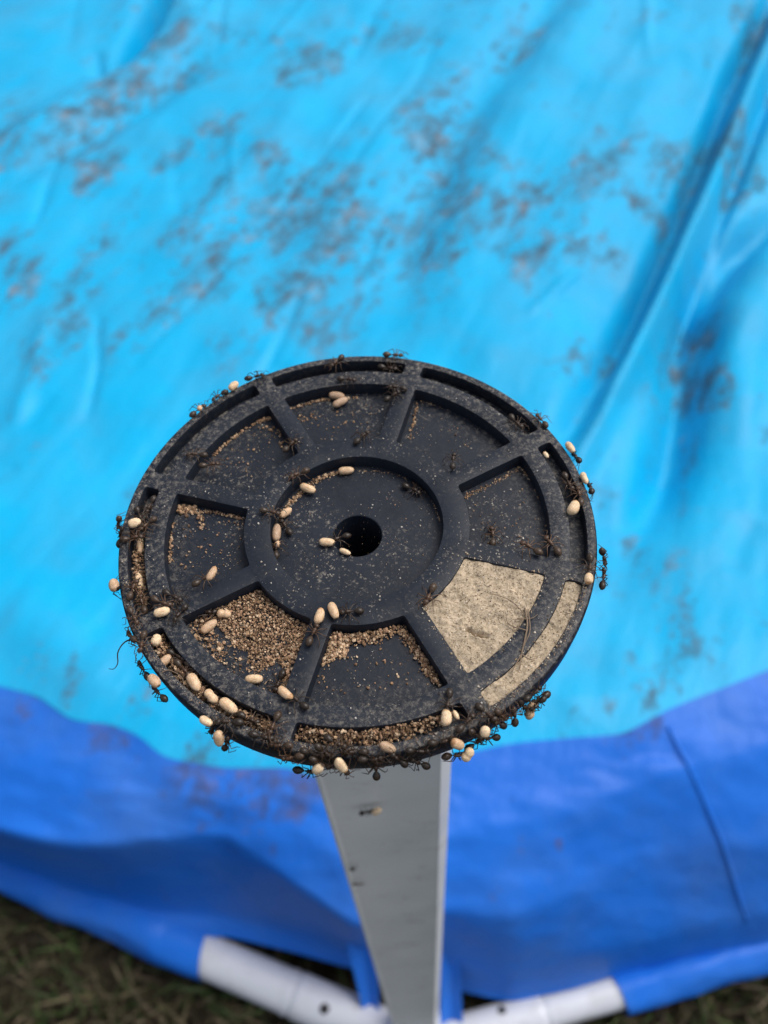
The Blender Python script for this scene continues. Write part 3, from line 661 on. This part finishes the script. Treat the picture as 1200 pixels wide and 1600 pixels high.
# roots -----------------------------------------------------------
def root(name, label, curves, mat):
    A = Acc()
    for pts, r0, r1 in curves:
        C = smooth_curve(pts, 26); A.tube([c*MM for c in C], list(np.linspace(r0, r1, 26)*MM), 6)
    o = link(name, A.mesh(name), mat); o.matrix_world = DM; tag(o, label, 'root'); return o
D = lambda x, y, z: dp(x, y, z)
root('root_fibre', 'dry brown rootlet lying across the sand filled cell to the outer slot',
     [([D(820, 950, .3), D(824, 975, .5), D(820, 1000, .4), D(815, 1022, .2), D(812, 1045, .1)], 0.19, 0.11),
      ([D(825, 952, .4), D(828, 985, .6), D(818, 1010, .4)], 0.12, 0.07), ([D(822, 985, .5), D(795, 975, .4), D(790, 955, .3)], 0.12, 0.05), ([D(820, 960, .5), D(800, 940, .3), D(778, 930, .2), D(765, 928, .2)], 0.1, 0.05),
      ([D(818, 968, .5), D(802, 968, .4), D(795, 975, .3)], 0.1, 0.04), ([D(808, 966, .5), D(830, 966, .5), D(840, 960, .3)], 0.1, 0.05), ([D(815, 1022, .3), D(828, 1030, .3), D(840, 1028, .2)], 0.12, 0.06), ([D(815, 1022, .3), D(806, 1038, .2), D(800, 1050, .2)], 0.12, 0.06),
      ([D(818, 965, .5), D(805, 985, .4), D(800, 972, .3)], 0.08, 0.04)], ROOT)
root('root_fibre', 'dark curling rootlet dangling from the left edge of the foot',
     [([D(216, 1004, -1.5), D(203, 1000, -2), D(192, 1006, -2.2), D(184, 1020, -2.5), D(184, 1036, -2.5), D(178, 1045, -2.5), D(170, 1045, -2.5)], 0.17, 0.06)], ROOTD)
root('root_fibre', 'thin pale fibre curled on the near left rim',
     [([D(252, 1051, .2), D(262, 1047, .3), D(272, 1050, .3), D(284, 1058, .2), D(287, 1070, .1)], 0.09, 0.05)], ROOT)
# ------------------------------------------------------------------ ants
def ant_mesh(k):
    rnd = random.Random(100+k); A = Acc()
    hy = rnd.uniform(-0.25, 0.25); gy = rnd.uniform(-0.3, 0.3); gz = rnd.uniform(-0.1, 0.18)
    cg, ct, ch, cl = (0.030, 0.023, 0.017), (0.040, 0.026, 0.017), (0.032, 0.022, 0.015), (0.046, 0.030, 0.019)
    prof = [] # x, y-offset, z, ry, rz, colour
    for i in range(19):                      # gaster, banded
        t = i/18; x = -2.15+1.75*t; r = 0.60*math.sin(math.pi*min(1, max(0.03, t*0.97+0.03))**0.85)**0.72
        seg = (t*4.6) % 1.0; r *= 1.0-0.045*(seg > 0.8); c = tuple(v*(0.62 if seg > 0.75 else (1.25 if seg < 0.15 else 1.0)) for v in cg)
        w = 1-t; prof.append((x, gy*w, 0.78+gz*w-0.10*w*w, r*0.95, r*0.9, c))
    prof += [(-0.36, 0, 0.80, 0.10, 0.09, ct), (-0.26, 0, 0.86, 0.13, 0.20, ct), (-0.16, 0, 0.78, 0.10, 0.10, ct), (-0.08, 0, 0.80, 0.20, 0.20, ct), (0.08, 0, 0.86, 0.27, 0.30, ct),
             (0.28, 0, 0.84, 0.24, 0.25, ct), (0.42, 0, 0.88, 0.29, 0.30, ct), (0.62, 0, 0.88, 0.31, 0.32, ct), (0.80, 0, 0.84, 0.24, 0.24, ct), (0.92, 0, 0.80, 0.12, 0.12, ct), (0.98, hy*0.1, 0.80, 0.13, 0.13, ch),
             (1.04, hy*0.2, 0.80, 0.33, 0.27, ch), (1.16, hy*0.35, 0.80, 0.44, 0.33, ch), (1.34, hy*0.55, 0.79, 0.47, 0.35, ch), (1.52, hy*0.75, 0.76, 0.42, 0.31, ch), (1.68, hy*0.9, 0.72, 0.31, 0.23, ch), (1.78, hy, 0.70, 0.18, 0.14, ch), (1.81, hy, 0.69, 0.05, 0.04, ch)]
    n = 14; rings = [[(x, y+ry*math.cos(q), z+rz*math.sin(q)) for q in np.arange(n)*2*math.pi/n] for x, y, z, ry, rz, c in prof]
    A.loft(rings, True, lambda i: prof[i][5])
    for s in (-1, 1):
        A.tube([(1.70, hy+s*0.12, 0.66), (1.88, hy+s*0.13, 0.62), (1.97, hy+s*0.02, 0.6)], [0.07, 0.055, 0.02], 5, (0.06, 0.03, 0.018))     # mandible
        A.tube([(1.36, hy*0.6+s*0.38, 0.90), (1.42, hy*0.6+s*0.43, 0.92), (1.48, hy*0.6+s*0.41, 0.90)], [0.05, 0.09, 0.05], 6, (0.008, 0.007, 0.006))   # eye
        e = rnd.uniform(0.8, 1.2)            # elbowed antenna
        A.tube([(1.62, hy+s*0.14, 0.84), (1.92, hy+s*0.42*e, 1.02), (2.18, hy+s*0.66*e, 1.02)], [0.05, 0.05, 0.055], 5, cl)
        A.tube([(2.18, hy+s*0.66*e, 1.02), (2.46, hy+s*0.62*e, 0.80), (2.80, hy+s*0.45*e, 0.50)], [0.055, 0.06, 0.065], 5, cl)
        for x0, kx, fx, ky, fy in ((0.66, 1.10, 1.75, 0.85, 1.25), (0.40, 0.35, 0.30, 1.10, 1.95), (0.14, -0.50, -1.25, 1.00, 1.70)):
            j = lambda a: rnd.uniform(-a, a)
            kn = (kx+j(0.4), s*(ky+j(0.2)), 1.15+j(0.25)); an = ((kx+fx)/2+j(0.2)+(fx-kx)*0.2, s*((ky+fy)/2+0.15+j(0.12)), 0.42+j(0.1)); ft = (fx+j(0.5), s*(fy+0.1+j(0.3)), 0.03)
            A.tube([(x0, s*0.12, 0.72), (x0+0.02, s*0.32, 0.66), kn, an, ft], [0.10, 0.085, 0.075, 0.055, 0.032], 6, cl)
    me = A.mesh('ant'); me.transform(Matrix.Scale(MM, 4)); me.materials.append(ANT); return me
ANTS = [ant_mesh(k) for k in range(14)]
def basis(fwd, up):
    f = np.array(fwd, float); u = np.array(up, float); u /= np.linalg.norm(u); f = f-u*(f @ u); f /= np.linalg.norm(f)+1e-9; return f, np.cross(u, f), u
def place(o, pos, f, l, u, s):               # local foot frame (mm) -> world
    sx, sy, sz = s if hasattr(s, '__len__') else (s, s, s)
    m = Matrix(((f[0]*sx, l[0]*sy, u[0]*sz, pos[0]*MM), (f[1]*sx, l[1]*sy, u[1]*sz, pos[1]*MM), (f[2]*sx, l[2]*sy, u[2]*sz, pos[2]*MM), (0, 0, 0, 1)))
    o.matrix_world = DM @ m
ZS = {'t': 0.05, 'f': FZ+0.05, 's': -1.6, 'd': FZ+0.3, 'h': -1.2, 'p': -0.3}
def support(px, py, kind, lift):
    if kind == 'e':
        q = edge(px, py, 45.1+lift); r = math.hypot(q[0], q[1]); up = np.array([q[0]/r, q[1]/r, 0.35]); return q, up/np.linalg.norm(up)
    q = dp(px, py, ZS[kind]+lift)
    if kind == 't':
        r = math.hypot(q[0], q[1])
        if r > 44.7: q[:2] *= 44.7/r; q[2] -= 0.25
    return q, np.array([0, 0, 1.0])
AG = 'ants swarming over the upturned foot'
ants = [ # gaster px, head px, surface, scale, label
 (533, 559, 519, 571, 't', 1, 'ant crossing the far rim, above the pair of cocoons in the top cell'),
 (605, 551, 625, 554, 't', 1, 'ant silhouetted on the very top edge of the foot'),
 (595, 573, 618, 577, 'h', 1, 'ant inside the topmost slot, just left of the top spoke'),
 (529, 591, 556, 594, 't', .95, 'dark ant on the ring just above the pair of cocoons'),
 (630, 606, 611, 604, 't', .95, 'upper of two ants tangled at the top spoke'),
 (603, 624, 624, 612, 't', 1, 'lower of two ants tangled at the top spoke'),
 (557, 690, 574, 675, 't', 1, 'lone ant on the inner lip of the top cell'),
 (445, 704, 463, 686, 'p', 1, 'ant climbing the corner between the upper left and top cells'),
 (478, 735, 455, 745, 't', 1, 'ant on the hub ring, just above the oval cocoon at the recess edge'),
 (318, 711, 296, 709, 't', 1, 'upper of two ants on the outer wall of the upper left cell'),
 (318, 728, 338, 724, 'p', .95, 'lower of two ants by the outer wall of the upper left cell'),
 (388, 590, 408, 585, 't', 1, 'ant on the far left rim beside the next spoke from the top'),
 (345, 609, 331, 617, 't', .95, 'ant on the upper left rim holding a pale cocoon at its back'),
 (299, 643, 308, 628, 't', 1, 'ant rearing on the upper left rim with a scrap of cocoon'),
 (240, 780, 230, 799, 'h', 1, 'ant at the top end of the left slot'),
 (214, 794, 222, 815, 't', .95, 'ant on the left rim just above a round cocoon'),
 (189, 811, 176, 822, 'e', 1, 'ant on the left edge with an antenna stretched out against the blue'),
 (178, 840, 200, 836, 'e', 1.05, 'ant below it on the left edge, round abdomen against the blue'),
 (226, 826, 208, 838, 'h', 1, 'ant in the left slot between a round and a long cocoon'),
 (190, 920, 167, 917, 'e', 1, 'ant on the left edge hauling a brownish cocoon'),
 (203, 931, 212, 909, 't', 1, 'ant on the left rim beside the slot, below the brownish cocoon'),
 (226, 953, 219, 932, 'h', 1, 'ant at the bottom end of the left slot'),
 (259, 926, 281, 937, 't', 1, 'ant on the ring at the lower left corner of the left cell'),
 (290, 948, 272, 968, 't', .9, 'ant next to the split cocoon on the left spoke'),
 (215, 1000, 196, 988, 'e', 1, 'black ant on the left edge above the dangling rootlet'),
 (223, 994, 213, 1016, 't', .95, 'ant lying along the left rim beside the round cocoon end'),
 (228, 1056, 221, 1036, 'e', 1, 'ant head up on the lower left edge above a cocoon'),
 (258, 1089, 238, 1077, 'e', 1, 'ant hanging on the lower left edge below a cocoon'),
 (278, 1036, 294, 1053, 's', 1, 'ant in the lower left slot gripping a large cocoon'),
 (266, 1018, 286, 1030, 's', .9, 'ant half buried among soil crumbs in the lower left slot'),
 (369, 1129, 345, 1127, 't', 1.1, 'large brown ant on the near left rim beside two pale cocoons'),
 (334, 1128, 330, 1145, 'e', .95, 'dark ant wedged between the two pale cocoons on the lower left edge'),
 (357, 1160, 346, 1173, 'e', .95, 'ant under the lower left edge cocoon with its feeler pointing right'),
 (475, 1104, 455, 1086, 't', 1, 'ant on the lower left spoke carrying a pale cocoon'),
 (432, 1121, 424, 1141, 't', 1, 'brown ant at the lower end of the lower left slot'),
 (440, 1056, 432, 1075, 'f', 1, 'brown ant at the outer corner of the crumb filled cell'),
 (467, 1182, 444, 1184, 'e', 1, 'ant on the near edge left of the leg, pointing left'),
 (470, 1203, 490, 1206, 'e', 1.05, 'ant below the near edge, left of the leg, dragging a dull cocoon'),
 (506, 1164, 511, 1186, 'e', 1, 'ant facing down the near edge above the dull cocoon'),
 (480, 1172, 499, 1182, 'e', .95, 'ant in the knot of ants on the near edge, left of the leg'),
 (566, 1173, 541, 1175, 'e', 1, 'brown ant on the near rim right above a hanging cocoon'),
 (525, 1190, 548, 1207, 'e', 1, 'ant straddling the hanging cocoon with feelers spread over the leg'),
 (588, 1212, 587, 1193, 'e', 1.05, 'ant hanging below the near edge in front of the leg, legs splayed'),
 (632, 1192, 614, 1181, 'e', 1, 'ant under the upright cocoon on the near edge'),
 (667, 1194, 644, 1190, 'e', 1, 'ant below the near edge in front of the right side of the leg'),
 (699, 1182, 722, 1177, 'e', 1.05, 'ant at the right edge of the leg pulling a tan cocoon'),
 (678, 1160, 702, 1157, 'e', 1, 'ant on the near edge with its head on a bright cocoon'),
 (703, 1084, 698, 1109, 't', 1, 'ant on the lower right spoke pulling a cocoon out of the bottom slot'),
 (735, 1166, 754, 1154, 'e', 1, 'ant right of the bright cocoon on the near edge'),
 (736, 1144, 752, 1152, 'e', .95, 'ant left of the round cocoon end on the lower right edge'),
 (773, 1150, 757, 1155, 'e', 1, 'ant right of the round cocoon end on the lower right edge'),
 (755, 1109, 769, 1123, 't', 1, 'ant on the near rim at the lower right spoke'),
 (789, 1131, 767, 1128, 'e', 1, 'ant in the row of ants under the lower right edge'),
 (807, 1130, 802, 1110, 'e', 1, 'ant climbing the lower right edge left of the peanut shaped cocoon'),
 (812, 1098, 824, 1110, 'e', .9, 'ant reaching over the left of the peanut shaped cocoon'),
 (849, 1082, 842, 1103, 'e', 1.05, 'topmost ant of the row under the lower right edge'),
 (852, 1100, 836, 1109, 'e', .9, 'ant nuzzling the right of the peanut shaped cocoon'),
 (941, 861, 944, 881, 'e', 1.05, 'ant on the right edge facing down, feelers meeting another'),
 (938, 914, 946, 893, 'e', 1.05, 'ant on the right edge facing up, whole body clear against the blue'),
 (923, 872, 921, 895, 't', 1.05, 'ant on the right rim with a small round cocoon in its jaws'),
 (771, 846, 769, 828, 'f', 1.05, 'dark ant in the right cell just above the sand, seen from behind'),
 (839, 862, 819, 849, 't', 1.05, 'left of two ants on the spoke above the sand filled cell'),
 (871, 860, 854, 842, 't', 1.1, 'right of two ants on the spoke above the sand filled cell'),
 (908, 725, 899, 702, 'e', 1.05, 'ant on the upper right edge holding a cocoon upright'),
 (924, 773, 924, 753, 'e', 1.05, 'ant on the right edge with a reddish cocoon'),
 (882, 742, 893, 764, 'h', 1.05, 'ant at the outer wall of the right slot'),
 (908, 783, 903, 765, 't', 1.05, 'ant on the right rim above a broad pale cocoon'),
 (855, 662, 840, 647, 't', .95, 'ant flattened on the upper right rim'),
 (797, 651, 815, 668, 't', 1, 'light brown ant at the lower end of the upper right slot'),
 (707, 729, 709, 710, 't', .95, 'ant where the upper right spoke meets the hub ring'),
 (633, 759, 655, 769, 'f', 1, 'ant under the wall of the central recess, right side'),
 (452, 832, 440, 813, 'f', 1, 'ant beside the upright cocoon in the central recess'),
 (431, 867, 432, 846, 'd', 1.05, 'ant below the upright cocoon on the left of the central recess'),
 (412, 797, 434, 802, 't', .95, 'ant peering over the left wall of the central recess'),
 (541, 836, 519, 845, 'f', 1, 'ant at the centre hole holding the cream cocoon'),
 (482, 1003, 496, 977, 't', 1.05, 'ant on the bottom left spoke pushing a cocoon up onto the hub ring'),
 (560, 954, 536, 957, 't', 1, 'reddish ant on the hub ring pulling a cocoon'),
 (677, 916, 665, 943, 't', 1.05, 'ant at the left corner of the sand filled cell'),
 (308, 911, 327, 899, 'p', 1, 'ant in the left cell carrying a bent cocoon'),
 (306, 956, 335, 957, 'd', 1.1, 'ant at the left corner of the crumb filled cell dragging a cocoon'),
 (197, 843, 217, 838, 't', 1, 'ant on the left rim just below the plump cocoon'),
 (238, 812, 222, 826, 't', .95, 'ant crossing the ring right of the plump cocoon'),
 (243, 938, 262, 945, 't', 1, 'ant on the left spoke end just above the dark tipped cocoon'),
 (203, 953, 214, 972, 't', .95, 'ant creeping down the left rim above the dangling rootlet'),
 (296, 1038, 313, 1050, 's', .95, 'ant on the crumbs beside the largest cocoon in the lower left slot'),
 (379, 1118, 399, 1128, 's', 1, 'ant right of the lowest cocoon of the row of three'),
 (399, 1148, 420, 1154, 't', 1, 'ant on the near rim below the lower left slot'),
 (447, 1160, 428, 1168, 'e', 1, 'ant on the near edge below the brown ant at the slot end'),
 (515, 1156, 533, 1165, 't', 1, 'ant on the near rim beneath the middle of the bottom slot'),
 (492, 1189, 511, 1196, 'e', .95, 'ant squeezed between the dull and the hanging cocoon'),
 (570, 1188, 590, 1184, 'e', .95, 'ant on the near edge left of the upright cocoon'),
 (645, 1170, 663, 1176, 'e', 1, 'ant on the near edge midway between the upright and the bright cocoon'),
 (722, 1136, 735, 1122, 't', 1, 'ant on the near rim just above the bright cocoon'),
 (778, 1112, 790, 1124, 'e', .95, 'ant on the lower right edge right below the sand slot end'),
 (827, 1088, 840, 1078, 'e', .95, 'ant heading up the lower right edge above the peanut shaped cocoon')]
for i, (gx, gy, hx, hy, kd, sc, lab) in enumerate(ants):
    a, up = support(gx, gy, kd, 0.78); b, up2 = support(hx, hy, kd, 0.78); up = up+up2
    f, l, u = basis(b-a, up)
    o = link('ant', ANTS[(i*5) % 14]); c = 0.5*(a+b)
    place(o, c - u*0.80*sc*1.05 + f*0.05, f, l, u, sc*1.12); tag(o, lab, 'ant', AG)
# ants on the steel leg
def leg_ant(px, py, dx, dz, sc, lab):
    r = ray(px, py); t = (-0.0125-CAM[1])/r[1]; P = CAM+r*t
    f = np.array([dx, 0, dz]); f /= np.linalg.norm(f); u = np.array([0, -1.0, 0]); l = np.cross(u, f)
    o = link('ant', ANTS[3]); o.matrix_world = Matrix(((f[0]*sc, l[0]*sc, u[0]*sc, P[0]), (f[1]*sc, l[1]*sc, u[1]*sc, P[1]-0.0), (f[2]*sc, l[2]*sc, u[2]*sc, P[2]), (0, 0, 0, 1)))
    tag(o, lab, 'ant', 'ants climbing the steel leg'); return P
PL = leg_ant(574, 1263, 0.9, 0.4, 1.35, 'blurred ant carrying a cocoon up the face of the steel leg')
leg_ant(551, 1354, 0.2, 1, 1.0, 'tiny blurred ant on the left edge of the leg, upper of two')
leg_ant(559, 1378, 0.9, -0.2, 1.0, 'tiny blurred ant on the left edge of the leg, lower of two')

# ------------------------------------------------------------------ cocoons
def pupa_mesh(k):
    rnd = random.Random(40+k); n = 18; m = 17; rings = []; cols = []
    pea = {3: 0.22, 6: 0.14}.get(k, 0.0); bend = {4: 0.22, 6: 0.12}.get(k, 0.04)
    for i in range(m):
        t = -1+2*i/(m-1); e = 1-abs(t)**2.6; r = max(0.02, e)**0.5*(1-0.08*t) - pea*math.exp(-(t/0.25)**2)
        ring = []
        for q in np.arange(n)*2*math.pi/n:
            w = 1+0.06*noise.noise(Vector((t*1.5+k*7, math.cos(q), math.sin(q))))+(0.05*noise.noise(Vector((t*5+k, 2*math.cos(q), 2*math.sin(q)))) if k in (2, 5) else 0)
            ring.append((t*0.5, 0.5*r*w*math.cos(q)+bend*(t*t-0.4)*0.5, 0.5*r*w*math.sin(q)))
        rings.append(ring)
    A = Acc()
    def c(i):
        t = -1+2*i/(m-1)
        if k in (1, 5, 2) and t > 0.93: return (0.16, 0.10, 0.07)
        if k in (0, 3) and t < -0.85: return (0.72, 0.58, 0.46)
        if k == 4 and t > 0.6: return (0.85, 0.72, 0.6)
        return (1, 1, 1)
    A.loft(rings, True, c); me = A.mesh('ant_cocoon'); me.transform(Matrix.Scale(MM, 4)); me.materials.append(PUPA); return me
PUP = [pupa_mesh(k) for k in range(7)]
CG = 'pale ant cocoons on the upturned foot'
pup = [ # centre px, angle in picture (deg, counter-clockwise from right), length px, width mm, surface, shape, label
 (526, 618, -5, 27, 1.75, 'd', 0, 'upper of the pair of cocoons in the top cell'),
 (532, 628, 28, 28, 1.75, 'd', 5, 'lower of the pair of cocoons in the top cell'),
 (364, 601, 60, 20, 1.7, 't', 2, 'cocoon sticking up from the upper left rim'),
 (308, 634, -50, 14, 1.2, 't', 4, 'scrap of pale cocoon held by the rearing ant on the upper left rim'),
 (541, 735, 5, 27, 1.65, 'f', 1, 'cocoon lying at the top of the central recess'),
 (481, 763, -22, 28, 1.75, 'd', 5, 'cocoon on the crumbs at the upper left of the central recess'),
 (446, 801, 35, 25, 1.55, 'd', 0, 'cocoon slanting at the left edge of the central recess'),
 (432, 832, 85, 29, 1.8, 'd', 2, 'upright cocoon at the left wall of the central recess'),
 (433, 850, 60, 12, 1.2, 'd', 4, 'small cocoon end below the upright one in the central recess'),
 (511, 847, -3, 27, 1.7, 'f', 1, 'cream cocoon lying left of the centre hole'),
 (539, 862, -22, 20, 1.1, 'f', 0, 'thin cocoon at the lower lip of the centre hole'),
 (499, 962, 72, 27, 1.75, 't', 4, 'cocoon at the top of the bottom left spoke'),
 (521, 954, -68, 29, 1.75, 't', 1, 'cocoon on the hub ring held by the reddish ant'),
 (210, 817, 20, 23, 1.9, 't', 0, 'plump cocoon on the left rim surrounded by ants'),
 (219, 852, 86, 30, 1.35, 'd', 2, 'dull upright cocoon in the left slot'),
 (217, 908, 98, 28, 1.6, 'd', 6, 'dull cocoon in the lower end of the left slot'),
 (178, 914, 70, 22, 2.0, 'e', 2, 'brownish cocoon carried along the left edge'),
 (253, 956, 15, 29, 1.75, 't', 5, 'cocoon with a dark tip on the left spoke end'),
 (244, 1000, 70, 20, 1.9, 's', 1, 'cocoon standing on end in the lower left slot with a dark spot'),
 (331, 896, 60, 27, 1.5, 'p', 4, 'bent cocoon held up in the left cell'),
 (350, 959, -5, 24, 1.75, 'd', 3, 'cocoon being dragged over the crumb heap'),
 (326, 979, 38, 34, 1.75, 'd', 0, 'long tan cocoon lying at the left of the crumb heap'),
 (258, 1032, 45, 26, 1.6, 's', 2, 'dusty cocoon among crumbs in the lower left slot'),
 (303, 1066, -60, 32, 2.0, 's', 0, 'largest cocoon in the lower left slot, uppermost of three in a row'),
 (330, 1088, -48, 27, 1.75, 's', 6, 'middle cocoon of the row of three in the lower left slot'),
 (357, 1103, -38, 35, 2.0, 's', 0, 'lowest cocoon of the row of three in the lower left slot'),
 (397, 1061, 2, 31, 1.7, 'd', 5, 'cocoon lying flat below the crumb heap'),
 (446, 1083, -40, 30, 1.6, 't', 4, 'cream cocoon carried across the lower left spoke'),
 (241, 1064, -30, 26, 1.9, 'e', 2, 'cocoon clasped under the lower left edge'),
 (322, 1127, -25, 23, 1.5, 'e', 5, 'small pale cocoon on the lower left edge'),
 (342, 1154, -65, 30, 1.9, 'e', 1, 'larger pale cocoon hanging from the lower left edge'),
 (497, 1201, 20, 20, 1.7, 'e', 2, 'dull cocoon below the near edge left of the leg'),
 (533, 1196, -55, 29, 1.7, 'e', 4, 'cocoon hanging over the near edge at the left side of the leg'),
 (606, 1168, -62, 28, 1.7, 'e', 1, 'upright cocoon on the near edge above the leg'),
 (697, 1121, 88, 28, 1.9, 'p', 4, 'cocoon being pulled from the right end of the bottom slot'),
 (712, 1117, -55, 18, 0.9, 'p', 0, 'thin scrap of cocoon at the right end of the bottom slot'),
 (715, 1163, -28, 25, 1.8, 'e', 0, 'bright cocoon on the near edge right of the leg'),
 (733, 1183, -35, 24, 1.8, 'e', 6, 'tan cocoon dangling furthest below the near edge'),
 (758, 1143, 80, 17, 1.8, 'e', 0, 'round cocoon end on the lower right edge'),
 (829, 1110, 78, 32, 1.8, 'e', 3, 'peanut shaped cocoon under the lower right edge'),
 (920, 904, 85, 18, 1.7, 't', 0, 'small round cocoon on the right rim above the sand slot'),
 (891, 699, -72, 27, 1.5, 'e', 1, 'tall cocoon held upright on the upper right edge'),
 (913, 747, -62, 25, 1.4, 'e', 6, 'reddish cocoon on the right edge'),
 (896, 793, 62, 24, 2.2, 'p', 4, 'broad pale cocoon across the right slot'),
 (853, 711, -55, 12, 1.0, 'h', 2, 'small grey cocoon scrap inside the right slot')]
for i, (x, y, an, ln, wd, kd, sh, lab) in enumerate(pup):
    a = math.radians(an); dx, dy = math.cos(a)*ln/2, -math.sin(a)*ln/2; lift = wd*0.46+(0.7 if kd == 'e' else (0.3 if kd == 't' else 0.1))
    p0, u0 = support(x-dx, y-dy, kd, lift); p1, u1 = support(x+dx, y+dy, kd, lift); c, uc = support(x, y, kd, lift)
    wd *= 0.94; f, l, u = basis(p1-p0, uc); L = 0.94*min(4.3, max(1.4, np.linalg.norm(p1-p0)))
    if kd == 'e': L = min(4.0, max(1.9, ln/8.9))
    o = link('ant_cocoon', PUP[sh]); place(o, c, f, l, u, (L, wd, wd)); tag(o, lab, 'cocoon', CG)
o = link('ant_cocoon', PUP[0]); f, l, u = basis((0.6, 0, 0.8), (0, -1, 0)); s_ = (4.3, 2.1, 2.1)
o.matrix_world = Matrix([[f[k]*s_[0], l[k]*s_[1], u[k]*s_[2], (PL + np.array([0.0028, -0.0016, 0.0016]))[k]] for k in range(3)] + [[0, 0, 0, 1]])
tag(o, 'blurred cocoon carried by the ant on the steel leg', 'cocoon', CG)
